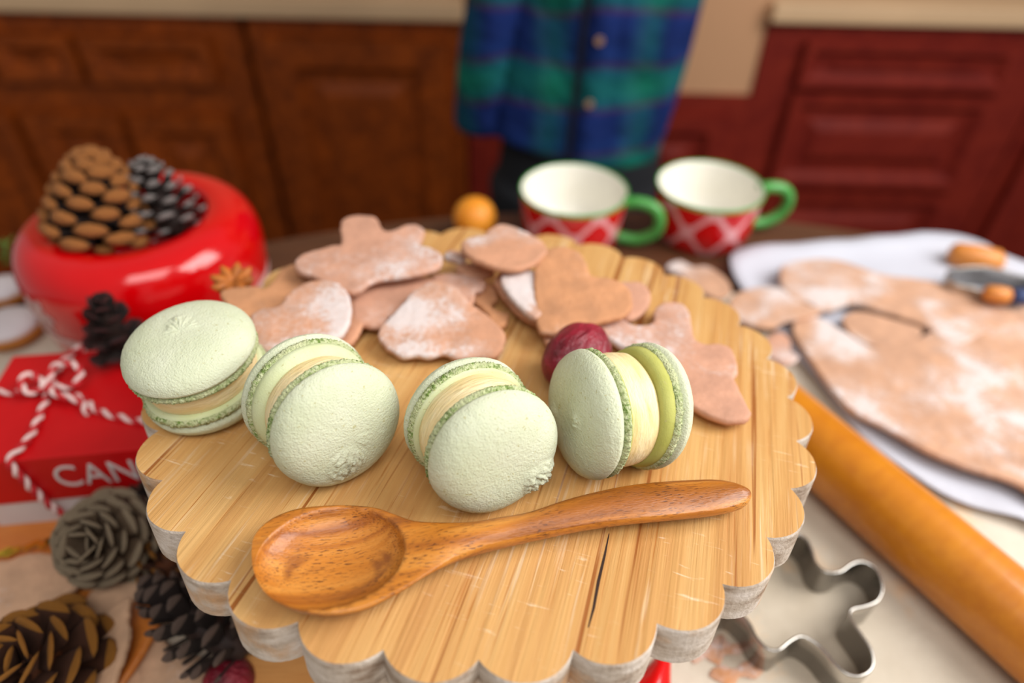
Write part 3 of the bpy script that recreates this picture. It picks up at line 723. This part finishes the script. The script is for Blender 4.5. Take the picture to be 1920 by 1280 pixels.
def twine(pts, parent, r=.0011, nm='twine', pitch=.010):
    P = resample_open(catmull(pts, 10, False), 90)
    for ph, mt in ((0, MT['twr']), (PI, MT['tww'])):
        Q, s, up0 = [], 0, None
        for i, p in enumerate(P):
            t = (P[min(i + 1, len(P) - 1)] - P[max(i - 1, 0)]).normalized()
            if up0 is None: up0 = t.orthogonal().normalized()
            up0 = (up0 - t * up0.dot(t)).normalized(); sd = t.cross(up0)
            if i: s += (p - P[i - 1]).length
            a = 2 * PI * s / pitch + ph; Q.append(p + up0 * (r * .8 * math.cos(a)) + sd * (r * .8 * math.sin(a)))
        vs, fs = tube(Q, r, 7); link(nm, mesh(vs, fs), parent, [mt])
def resample_open(P, n):
    L = [0]
    for a, b in zip(P, P[1:]): L.append(L[-1] + (b - a).length)
    out, k = [], 0
    for i in range(n):
        s = L[-1] * i / (n - 1)
        while k < len(P) - 2 and L[k + 1] < s: k += 1
        out.append(P[k].lerp(P[k + 1], min(1, (s - L[k]) / max(L[k + 1] - L[k], 1e-9))))
    return out
gi = Matrix.Translation((fl.x, fl.y, 0)) @ Matrix.Rotation(ang, 4, 'Z'); gi = gi.inverted()
top = lambda p, z=BH + .0016: gi @ at(p, z)
kx = top((92, 735))
bx = top((20, 858)).x
twine([(bx + .012, -.003, .001), (bx + .004, -.0032, .026), (bx, -.003, BH - .004), (bx, -.001, BH + .0015), (bx + .004, .012, BH + .002), kx], gb)
twine([kx, top((110, 690)), top((150, 650)), (top((160, 640)).x, BD, BH + .001), (top((160, 640)).x, BD + .003, BH - .01), (top((160, 640)).x, BD + .003, .002)], gb)
twine([top((-60, 735)), top((20, 735)), kx, top((150, 745)), top((190, 772)), top((280, 792)), top((380, 800))], gb)
k2 = kx + Vector((0, 0, .003))
twine([k2, top((100, 690), BH + .008), top((125, 680), BH + .010), top((150, 692), BH + .009), top((140, 720), BH + .007), k2], gb, nm='bow')
twine([k2, top((60, 700), BH + .008), top((40, 715), BH + .009), top((50, 735), BH + .006), k2], gb, nm='bow')
twine([k2, top((110, 740), BH + .006), top((150, 752), BH + .003), top((165, 775), BH + .002)], gb, nm='bow')

# ---------------------------------------------------------------- left front: plate, cookies, small things
MT['slice'] = wood('pale_wood_slice', lin(196, 132, 66), lin(222, 164, 98), .6, sx=8, sy=60).m
pc = at((60, 1190), .004); MT['gold'] = plain('gold_leaf', lin(244, 206, 70), .25, .05, metal=.9)
pl = empty('wooden_plate', (pc.x - .01, pc.y + .002, 0)); tag(pl, 'orange wooden plate with gold flecks under the cookies at lower left', 'plate')
link('dish', lathe([(.050, 0), (.062, .003), (.066, .008), (.067, .0115), (.065, .012), (.060, .009), (.0003, .008)], 64), pl, [wood('plate_wood', lin(178, 96, 34), lin(206, 126, 54), .35, sx=10, sy=60, coat=.3).m])
for p in ((60, 1022), (88, 1017), (8, 1036), (24, 1034), (100, 1010)):
    g = at(p, .0125) - pl.location; link('gold_fleck', box_me(-.0035, .0035, -.0016, .0016, 0, .0006, .0002), pl, [MT['gold']], False, mat4=Matrix.Translation(g) @ Matrix.Rotation(.7, 4, 'Z'))
z6 = lambda pts: zc(pts, 0, 1000, 3.097)
flat_cookie(z6([(-60, 200), (60, 145), (150, 115), (250, 108), (340, 135), (385, 170), (420, 240), (452, 300), (380, 345), (300, 390), (275, 440), (180, 475), (60, 510), (-80, 520)]), .0125, MT['d_dim'], 'large tan cookie on the wooden plate at the left edge')
flat_cookie(z6([(478, 420), (530, 330), (620, 250), (700, 180), (800, 188), (880, 245), (905, 320), (850, 400), (740, 390), (620, 470), (530, 545), (480, 520)]), .008, MT['d_dim'], 'tan cookie below the grey pine cone at lower left')
flat_cookie(z6([(745, 370), (735, 480), (742, 600), (690, 760), (620, 900), (470, 900), (500, 760), (530, 640), (490, 520), (600, 460), (680, 400)]), .013, MT['d_dim'], 'tan cookie standing tilted between its neighbours at lower left', slope=(.35, .1))
flat_cookie(z6([(745, 430), (870, 480), (950, 620), (1100, 700), (1290, 745), (1260, 900), (660, 900), (680, 800), (735, 770), (740, 600)]), .004, MT['d_dim'], 'wide tan cookie at the bottom edge beside the amber pine cone')
o = flat_cookie(z6([(1410, 720), (1480, 685), (1620, 700), (1760, 690), (1850, 720), (1900, 850), (1880, 1000), (1420, 1000), (1400, 850)]), .001, MT['slice'], 'pale wooden slice under the front of the board', th=.010, name='wood_slice', cat='wood slice')
del o['group']
c = at((430, 1282), .010)
o = link('red_berry', lathe([(max(.0105 * math.sin(PI * (i + .2) / 16.4), .0003), .0105 - .0105 * math.cos(PI * (i + .2) / 16.4)) for i in range(17)], 28), None, [md.m], loc=(c.x, c.y, 0)); tag(o, 'dark red berry at the bottom edge beside the pale wood slice', 'berry')
MT['icing'] = plain('white_icing', lin(226, 218, 222), .5, .03, 60, .0006, 200); MT['biscuit'] = plain('biscuit', lin(190, 118, 44), .7, .1)
for p, z, R, lb in (((14, 605), .012, .020, 'iced round biscuit at the left edge above the gift box'), ((-8, 520), .020, .016, 'iced round biscuit at the left edge beside the pot')):
    c = at(p, z); r = empty('iced_biscuit', (c.x, c.y, z - .012)); tag(r, lb, 'biscuit')
    if z > .012:
        r.location.z = 0
    link('crust', lathe([(R * .7, 0), (R * .92, .003), (R, .008), (R * .97, .010), (.0003, .0095)], 32), r, [MT['biscuit']])
    link('icing', lathe([(R * .9, .0098), (R * .93, .0108), (R * .8, .0135), (R * .4, .0152), (.0003, .0155)], 32, lambda v, a, k: v * (1 + .03 * noise.noise(v * 120))), r, [MT['icing']])
c = at((-2, 478), .01)
r = empty('green_sprig', (c.x, c.y, 0)); tag(r, 'tiny green leafy sprig at the left edge beside the pot', 'sprig')
vs, fs = tube([(0, 0, .0015), (.003, .004, .010), (.002, .009, .018)], .0009, 6); mg = plain('leaf_green', lin(84, 130, 50), .6); link('stem', mesh(vs, fs), r, [mg])
for k in range(6):
    lf = box_me(0, .011, -.003, .003, -.0004, .0004, .0003)
    for v in lf.vertices: v.co.y *= math.sin(PI * min(max(v.co.x / .0115, .08), .97)) ; v.co.z += v.co.x * .3
    link('leaf', lf, r, [mg], mat4=Matrix.Translation((.001 + .0003 * k, .0012 * k, .003 + .0026 * k)) @ Matrix.Rotation(k * 1.9, 4, 'Z'))
# star anise beside the pot
c = BM @ on_board((440, 536), .001); r = empty('star_anise', mat4=BM @ Matrix.Translation(on_board((440, 534), .0045)) @ Matrix.Rotation(.25, 4, 'X') @ Matrix.Translation((0, 0, -.003))); tag(r, 'orange-brown star anise between the pot and the board', 'spice')
ma = plain('anise_brown', lin(190, 108, 36), .6, .25, 200, .0005)
for k in range(8):
    a = k * PI / 4; st = [(0, .0018), (.35, .0024), (.7, .0026), (1, .0005)]
    vs, fs = tube([(math.cos(a) * .0095 * x, math.sin(a) * .0095 * x, .004 + .004 * x * x) for x, _ in st], [q for _, q in st], 8); link('petal', mesh(vs, fs), r, [ma])

# ---------------------------------------------------------------- right side: parchment, dough, cutters, rolling pin
z8 = lambda pts: zc(pts, 1240, 420, 2.56)
pp_ = [at(p, .004) for p in ((1372, 482), (1500, 466), (1640, 452), (1740, 447), (1830, 460), (1885, 490), (2010, 540), (2080, 640), (2120, 800), (2080, 1040), (1925, 982), (1760, 925), (1640, 835), (1540, 730), (1470, 640), (1400, 560))]
pts = resample(catmull(pp_, 8), 120); cen = sum(pts, Vector()) / 120
bm = bmesh.new(); rings = []
for k in range(14):
    f = (k + 1) / 14; ring = []
    for p in pts:
        q = cen.lerp(p, f); edge = max(0, f - .82) / .18
        q.z = .0015 + .0022 * noise.noise(q * 22) * f + .0035 * edge * (1 + noise.noise(q * 30)) + .004 * edge * ease((q.y - .40) / .05) ; q.z = max(q.z, .0006)
        ring.append(bm.verts.new(q))
    rings.append(ring)
cv = bm.verts.new((cen.x, cen.y, .0015))
for i in range(120): bm.faces.new((cv, rings[0][i], rings[0][(i + 1) % 120]))
for a, b in zip(rings, rings[1:]):
    for i in range(120): bm.faces.new((a[i], b[i], b[(i + 1) % 120], a[(i + 1) % 120]))
bmesh.ops.recalc_face_normals(bm, faces=bm.faces)
me = bpy.data.meshes.new('m'); bm.to_mesh(me); bm.free()
pa = link('parchment_sheet', me, None, [plain('parchment', lin(196, 197, 208), .55, .02, 20, .0004, 60)])
sm_ = pa.modifiers.new('thick', 'SOLIDIFY'); sm_.thickness = .0004
tag(pa, 'white parchment sheet under rolled dough at the right', 'paper')
sg = 'rolled dough on the parchment'
flat_cookie([(1486, 612), (1520, 588), (1580, 618), (1640, 650), (1720, 632), (1800, 600), (1920, 590), (2060, 640), (2110, 800), (2060, 985), (1912, 906), (1826, 878), (1748, 847), (1662, 800), (1599, 768), (1552, 717), (1513, 662)], .0085, MT['d_sheet'], 'large floured dough sheet at the right front of the parchment', name='dough_sheet', cat='dough', group=sg, th=.004, n=140)
flat_cookie([(1463, 520), (1470, 495), (1521, 484), (1580, 488), (1650, 512), (1709, 520), (1779, 532), (1865, 552), (1960, 565), (2000, 590), (1920, 604), (1857, 618), (1800, 645), (1760, 636), (1744, 613), (1690, 592), (1650, 580), (1600, 566), (1550, 580), (1513, 566), (1478, 554)], .0085, MT['d_sheet'], 'long wavy dough strip across the back of the parchment', name='dough_strip', cat='dough', group=sg, th=.0045, n=140)
flat_cookie(z8([(875, 440), (960, 415), (1100, 450), (1250, 500), (1200, 560), (1080, 590), (960, 560), (890, 500)]), .0085, MT['d_sheet'], 'small dough piece in the gap between strip and sheet', group=sg, cat='dough', name='dough_scrap', th=.003)
flat_cookie(z8([(960, 605), (1120, 590), (1350, 560), (1600, 600), (1760, 700), (1750, 860), (1500, 860), (1300, 850), (1240, 868), (1200, 800), (1120, 730), (1040, 670)]), .0098, MT['d_hi'], 'heavily floured dough layer lying on top of the large sheet', group=sg, cat='dough', name='dough_layer', th=.0025)
flat_cookie(z8([(330, 355), (430, 305), (560, 300), (630, 350), (720, 388), (775, 412), (700, 445), (600, 462), (540, 492), (440, 482), (350, 435)]), .012, MT['d_sheet'], 'tan cookie hanging between the board and the dough strip', group='cookies right of the board')
flat_cookie(z8([(25, 200), (90, 172), (150, 200), (220, 200), (290, 240), (332, 290), (330, 330), (270, 352), (180, 312), (100, 245)]), .010, MT['d_sheet'], 'pale cookie piece behind the board in front of the right mug', group='cookies right of the board')
flat_cookie(z8([(485, 560), (560, 512), (620, 550), (622, 600), (662, 640), (600, 672), (540, 642), (482, 602)]), .012, MT['d_mid'], 'small cookie at the right edge of the board on the parchment', group='cookies right of the board')

pin_c, pin_a = Vector((.2, .1832, .0191)), math.radians(-59.776)
pr = empty('rolling_pin', mat4=Matrix.Translation(pin_c) @ Matrix.Rotation(pin_a, 4, 'Z') @ Matrix.Rotation(PI / 2, 4, 'Y'))
tag(pr, 'glossy orange wooden rolling pin to the right of the board', 'rolling pin')
mpn = wood('pin_wood', lin(182, 102, 6), lin(210, 132, 20), .35, rot=PI / 2, sx=6, sy=20, bump=.0001, coat=.3)
fl_ = mpn.noise(45, 5, None, .6); prev = mpn.b.inputs['Base Color'].links[0].from_socket
mpn.col(mpn.mix(mpn.ramp(fl_, [(.68, K), (.78, (.5, .5, .5, 1))]), prev, lin(226, 190, 150)))
link('roller', lathe([(.015, -.112), (.0183, -.110), (.0191, -.107), (.0191, .150), (.0183, .154), (.015, .156)], 64), pr, [mpn.m])
for s in (-1, 1):
    z0 = -.112 if s < 0 else .156
    link('handle', lathe([(.006, z0), (.0095, z0 + s * .006), (.0115, z0 + s * .02), (.011, z0 + s * .035), (.008, z0 + s * .045), (.003, z0 + s * .047)], 24), pr, [mpn.m])

# cookie cutters: thin metal bands
def cutter(px, hgt, label, name='cookie_cutter', n=150, th=.0005):
    pts = resample(catmull([at(p, hgt) for p in px], 8), n); vs, fs = [], []
    nm = []
    for i in range(n): d = pts[(i + 1) % n] - pts[i - 1]; nm.append(Vector((d.y, -d.x, 0)).normalized())
    prof = [(0, .0003), (0, hgt - .0012), (.0007, hgt - .0006), (.0006, hgt), (-.0004, hgt), (-th, hgt - .0012), (-th, .0003)]
    for o_, z in prof:
        for i in range(n): p = pts[i] + nm[i] * o_; vs.append((p.x, p.y, z))
    for k in range(len(prof)):
        k2 = (k + 1) % len(prof)
        for i in range(n): j = (i + 1) % n; fs.append((k * n + i, k * n + j, k2 * n + j, k2 * n + i))
    o = link(name, fixn(mesh(vs, fs)), None, [MT['foil']]); return tag(o, label, 'cookie cutter')
z5 = lambda pts: zc(pts, 1200, 900, 2.667)
cutter(z5([(720, 300), (770, 262), (830, 290), (862, 350), (880, 410), (930, 455), (1000, 455), (1060, 415), (1120, 405), (1185, 445), (1215, 530), (1192, 598), (1130, 628), (1060, 645), (1055, 690), (1110, 770), (1160, 850), (1165, 930), (1110, 975), (1040, 968), (980, 920), (930, 860), (880, 812), (810, 778), (750, 805), (690, 850), (630, 835), (580, 780), (545, 710), (470, 642), (400, 640), (350, 580), (380, 500), (470, 440), (570, 420), (650, 380)]), .019, 'silver gingerbread-man cookie cutter between the board and the rolling pin')
cutter([(1775, 512), (1800, 502), (1850, 500), (1900, 512), (1960, 530), (1950, 560), (1880, 556), (1830, 540), (1790, 530)], .020, 'metal cookie cutter on the dough at the far right edge', n=80)
# wooden-handled tool resting behind the dough
def stick(a, b, r, mt, name, label, cat, par=None):
    vs, fs = tube([a, a.lerp(b, .1), a.lerp(b, .5), a.lerp(b, .9), b], [r * .6, r, r * 1.1, r, r * .6], 16)
    o = link(name, mesh(vs, fs), par, [mt]); return tag(o, label, cat) if label else o
MT['handle_wood'] = wood('tool_wood', lin(196, 112, 36), lin(226, 150, 70), .4).m
r = empty('pastry_brush', (0, 0, 0)); tag(r, 'small wooden-handled tool with a blue end at the far right', 'kitchen tool')
stick(at((1845, 548), .022), at((1895, 556), .022), .0055, MT['handle_wood'], 'handle', None, None, r)
stick(at((1895, 556), .022), at((1935, 556), .022), .0055, plain('blue_end', lin(40, 60, 110), .5), 'end_cap', None, None, r)
stick(at((1780, 474), .010), at((1880, 492), .010), .009, MT['handle_wood'], 'wooden_stick', 'orange wooden stick end behind the parchment at the right', 'kitchen tool')

MT['residue'] = dough('dough_residue', .50, (206, 142, 92))
for q, lb in (([(1290, 1215), (1312, 1192), (1330, 1204), (1352, 1188), (1372, 1206), (1398, 1200), (1390, 1224), (1362, 1226), (1348, 1246), (1322, 1232), (1304, 1244)], 'smear of orange dough on the mat beside the red star'),
              ([(1330, 1262), (1352, 1244), (1376, 1252), (1402, 1238), (1432, 1250), (1418, 1272), (1390, 1268), (1372, 1286), (1350, 1278)], 'smaller dough smear at the bottom edge left of the gingerbread cutter')):
    flat_cookie(q, .0002, MT['residue'], lb, th=.0008, name='dough_smear', cat='dough', group='dough smears on the mat')
# red star ornament under the front of the board
def star(c, R, r, rot, h, mt):
    P = []
    for k in range(10):
        a = rot + k * PI / 5; q = R if k % 2 == 0 else r; P.append(Vector((q * math.cos(a), q * math.sin(a), 0)))
    P = [p for p in resample(catmull(P, 6), 100)]; vs = []
    for s, z in ((.96, 0), (1, h * .25), (.97, h * .5), (.8, h * .8), (.45, h), (.02, h * 1.12)):
        vs += [(p.x * s, p.y * s, z) for p in P]
    fs = [(k * 100 + i, k * 100 + (i + 1) % 100, (k + 1) * 100 + (i + 1) % 100, (k + 1) * 100 + i) for k in range(5) for i in range(100)]
    fs += [tuple(range(99, -1, -1)), tuple(500 + i for i in range(100))]
    o = link('star_ornament', mesh(vs, fs), None, [mt]); o.location = c; return o
tipw = at((1256, 1204), .02); cc = tipw + Vector((-.016, -.030, -.016))
d_ = tipw - cc
o = star(Vector((cc.x, cc.y, .012)), .034, .017, math.atan2(d_.y, d_.x), .012, plain('red_gloss', lin(214, 0, 6), .2, .03, coat=.4))
tag(o, 'glossy red star-shaped ornament at the bottom under the board', 'ornament')

# ---------------------------------------------------------------- person behind the table
def remesh(o, v, sm=6):
    a = o.modifiers.new('r', 'REMESH'); a.mode = 'VOXEL'; a.voxel_size = v; a.use_smooth_shade = True
    b = o.modifiers.new('s', 'SMOOTH'); b.factor = .6; b.iterations = sm
def blob(pts, rads, n=14, flat=1.0):
    P = catmull(pts, 5, False); R = []
    for i in range(len(P)):
        u = i / 5; k = min(int(u), len(rads) - 2); R.append(rads[k] + (rads[k + 1] - rads[k]) * (u - k))
    return tube(P, R, n)
def ell(c, r, n=16):
    vs, fs = [], []
    for i in range(n + 1):
        t_ = PI * (i + .02) / (n + .04)
        for j in range(n): a = 2 * PI * j / n; vs.append(Vector((c[0] + r[0] * math.sin(t_) * math.cos(a), c[1] + r[1] * math.sin(t_) * math.sin(a), c[2] + r[2] * math.cos(t_))))
    for i in range(n):
        for j in range(n): k = (j + 1) % n; fs.append((i * n + j, (i + 1) * n + j, (i + 1) * n + k, i * n + k))
    fs.append(tuple(range(n))); fs.append(tuple(n * n + j for j in range(n - 1, -1, -1))); return vs, fs
def squash(vf, cy, k): vs, fs = vf; return [Vector((v.x, cy + (v.y - cy) * k, v.z)) for v in vs], fs
PX, PY = .084, .81
SX = lambda px, py: at_y((px, py), PY - .075).x
person = empty('person', (PX, PY, FZ)); tag(person, 'person in a blue and green plaid shirt standing behind the table', 'person')
PI4 = Matrix.Translation((-PX, -PY, -FZ))
skin = plain('skin', lin(224, 172, 146), .55, .03, 10)
armL = [(PX - .090, PY, .285), (PX - .086, PY - .015, .15), (PX - .106, PY - .02, .05), (PX - .120, PY - .005, -.025), (PX - .108, PY + .05, -.055)]
armR = [(PX + .105, PY, .285), (PX + .150, PY - .03, .235), (PX + .165, PY - .05, .205), (PX + .13, PY - .11, .27), (PX + .105, PY - .12, .31)]
hands = []
for (wx, wy, wz), dr, sgn in (((PX - .108, PY + .05, -.055), Vector((.5, .8, -.25)), 1), ((PX + .105, PY - .12, .31), Vector((-.35, .0, .94)), -1)):
    d = dr.normalized(); s = Vector((1, 0, 0)); s = (s - d * s.dot(d)).normalized(); n_ = d.cross(s); w0 = Vector((wx, wy, wz))
    hands.append(blob([w0, w0 + d * .03, w0 + d * .055], [.016, .022, .02]))
    for k in range(4):
        b = w0 + d * .05 + s * (.0135 * (k - 1.5)); L = (.035, .042, .040, .030)[k]
        hands.append(blob([b, b + d * L * .6 + n_ * .004, b + d * L + n_ * .014], [.0072, .0065, .0052], 8))
    b = w0 + d * .02 + s * (.018 * sgn); hands.append(blob([b, b + d * .02 + s * .014 * sgn, b + d * .038 + s * .016 * sgn + n_ * .008], [.009, .008, .006], 8))
hx, hy, hz = PX, PY - .005, .475
parts = [ell((hx, hy, hz), (.070, .082, .100), 20), blob([(PX, PY + .01, .30), (PX, PY + .005, .37), (PX, PY, .42)], [.045, .036, .036]),
         blob(armL, [.030, .022, .018, .015, .014]), blob(armR, [.030, .026, .022, .018, .015]),
         squash(blob([(PX, PY, .30), (PX, PY, .16), (PX, PY, .0), (PX, PY, -.12)], [.092, .084, .078, .078], 24), PY, .65),
         ell((hx, hy - .080, hz - .012), (.010, .013, .014), 8), ell((hx, hy - .070, hz - .045), (.022, .010, .007), 8),
         ell((hx - .071, hy, hz), (.009, .016, .022), 8), ell((hx + .071, hy, hz), (.009, .016, .022), 8)] + hands
for s in (-1, 1):
    parts.append(blob([(PX + s * .05, PY, -.10), (PX + s * .055, PY, -.32), (PX + s * .058, PY + .005, -.40), (PX + s * .06, PY + .01, -.66)], [.048, .042, .038, .026]))
    parts.append(blob([(PX + s * .06, PY + .01, -.675), (PX + s * .065, PY - .05, -.690), (PX + s * .07, PY - .11, -.700)], [.028, .026, .02]))
vs, fs = join(parts); b_ = link('body', mesh(vs, fs), person, [skin], mat4=PI4); remesh(b_, .0055, 3)
hair_ = plain('hair_brown', lin(70, 44, 28), .6, .2, 200, .002, 300)
vs, fs = ell((hx, hy + .012, hz + .022), (.077, .084, .092), 20); vs = [Vector((v.x, v.y, max(v.z, hz + .045 if v.y < hy - .02 else hz - .05))) for v in vs]
link('hair', mesh(vs, fs), person, [hair_], mat4=PI4)
eye = plain('eye_dark', lin(40, 28, 22), .2); eyw = plain('eye_white', lin(235, 232, 228), .3)
for s in (-1, 1):
    vs, fs = ell((hx + s * .026, hy - .074, hz + .004), (.010, .007, .006), 10); e_ = link('eye', mesh(vs, fs), person, [eyw], mat4=PI4)
    vs, fs = ell((hx + s * .026, hy - .0795, hz + .004), (.0045, .003, .0045), 8); link('iris', mesh(vs, fs), e_, [eye])
def plaid():
    m = M('plaid_flannel', .9, .15); sx, sy, sz = m.xyz()
    wob = m.math('MULTIPLY', m.math('SUBTRACT', m.noise(9, 2), .5), .03)
    zz = m.math('FRACT', m.math('MULTIPLY', m.math('ADD', m.math('ADD', sz, wob), .035), 1 / .098))
    xx = m.math('FRACT', m.math('MULTIPLY', m.math('ADD', m.math('ADD', sx, wob), .512), 1 / .098))
    st = [(0, lin(12, 32, 78)), (.30, lin(18, 36, 92)), (.36, lin(74, 40, 62)), (.40, lin(16, 82, 84)), (.52, lin(14, 108, 84)), (.66, lin(14, 112, 88)), (.78, lin(14, 86, 88)), (.82, lin(66, 36, 60)), (.88, lin(18, 44, 92)), (1, lin(16, 40, 96))]
    h = m.ramp(zz, st); st2 = [(0, lin(28, 48, 110)), (.35, lin(22, 44, 104)), (.5, lin(40, 96, 104)), (.62, lin(20, 104, 88)), (.85, lin(10, 26, 70)), (1, lin(28, 48, 110))]
    v = m.ramp(xx, st2); m.col(m.mix(.38, h, v)); m.bump(m.noise(14, 3), .02); return m.m
tor = [(PX + .0, PY, .33), (PX + .006, PY, .27), (PX + .007, PY, .15), (PX - .001, PY, .03), (PX - .018, PY, -.068)]
parts = [squash(blob(tor, [.060, .108, .111, .111, .113], 32), PY, .66), squash(blob([(PX, PY, .355), (PX, PY, .315)], [.045, .07], 20), PY, .8), ell((PX - .08, PY, .295), (.05, .045, .04)), ell((PX + .08, PY, .295), (.05, .045, .04))]
vs, fs = join(parts); sh_ = link('shirt', mesh(vs, fs), person, [plaid()], mat4=PI4); remesh(sh_, .006, 6)
vs, fs = blob([(PX - .07, PY, .30), armL[0], (PX - .096, PY - .018, .15), (PX - .118, PY - .022, .05), (PX - .130, PY - .012, -.045)], [.046, .040, .033, .032, .030], 24); link('sleeve', mesh(vs, fs), sh_, [sh_.data.materials[0]])
vs, fs = blob([(PX + .07, PY, .30)] + armR[:4], [.045, .045, .037, .034, .027], 24); link('sleeve', mesh(vs, fs), sh_, [sh_.data.materials[0]])
jn = plain('dark_trousers', lin(8, 10, 18), .9, .1, 100)
parts = [squash(blob([(PX - .006, PY, -.03), (PX - .004, PY, -.10), (PX, PY, -.17)], [.090, .104, .108], 28), PY, .68)]
for s in (-1, 1): parts.append(blob([(PX + s * .05, PY, -.12), (PX + s * .056, PY, -.32), (PX + s * .058, PY + .005, -.42), (PX + s * .06, PY + .01, -.65)], [.070, .056, .050, .044], 18))
vs, fs = join(parts); tr = link('trousers', mesh(vs, fs), person, [jn], mat4=PI4); remesh(tr, .006, 5)
for s in (-1, 1):
    vs, fs = join([blob([(PX + s * .06, PY + .03, -.695), (PX + s * .065, PY - .03, -.692), (PX + s * .07, PY - .12, -.698)], [.034, .034, .022], 16)])
    vs = [Vector((v.x, v.y, max(v.z, FZ + .001))) for v in vs]; link('shoe', mesh(vs, fs), person, [plain('shoe_dark', lin(40, 30, 26), .6)], mat4=PI4)
# placket and buttons follow the shirt front
def front(x, z):
    k = max(0, min(1, (z + .052) / .2)); rx = .112 - .002 * k; cx = PX - .016 + .022 * k
    return PY - .66 * rx * math.sqrt(max(0, 1 - ((x - cx) / rx) ** 2))
PW = [(SX(1092, 0), SX(1150, 0), .20)]
def placket(name, dx0, dx1, mt, lift):
    vs, fs = [], []; n = 16
    for i in range(n):
        z = -.060 + .31 * i / (n - 1); xc = at_y((1070, 300), PY - .075).x + (z + .055) * .045
        for dx in (dx0, dx1):
            x = xc + dx; y = front(x, z) - lift; vs += [Vector((x, y, z)), Vector((x, y + .006, z))]
    for i in range(n - 1):
        a, b = 4 * i, 4 * i + 4; fs += [(a, a + 2, b + 2, b), (a + 1, b + 1, b + 3, a + 3), (a, b, b + 1, a + 1), (a + 2, a + 3, b + 3, b + 2)]
    return link(name, fixn(mesh(vs, fs)), person, [mt], mat4=PI4)
placket('placket', .0, .034, sh_.data.materials[0], .0022)
placket('placket_shadow', -.006, .0005, plain('placket_shadow_navy', lin(10, 14, 34), .9), .0012)  # dark strip standing in for the shadow along the placket opening
for p in ((1124, 78), (1105, 196)):
    g = at_y(p, PY - .08); g.y = front(g.x, g.z) - .0045
    link('button', lathe([(.0038, 0), (.0045, .0008), (.0045, .0018), (.0036, .0024), (.0024, .0016), (.0003, .0016)], 20), person, [plain('button_tan', lin(160, 122, 92), .4)], mat4=PI4 @ Matrix.Translation(g) @ Matrix.Rotation(PI / 2, 4, 'X'))
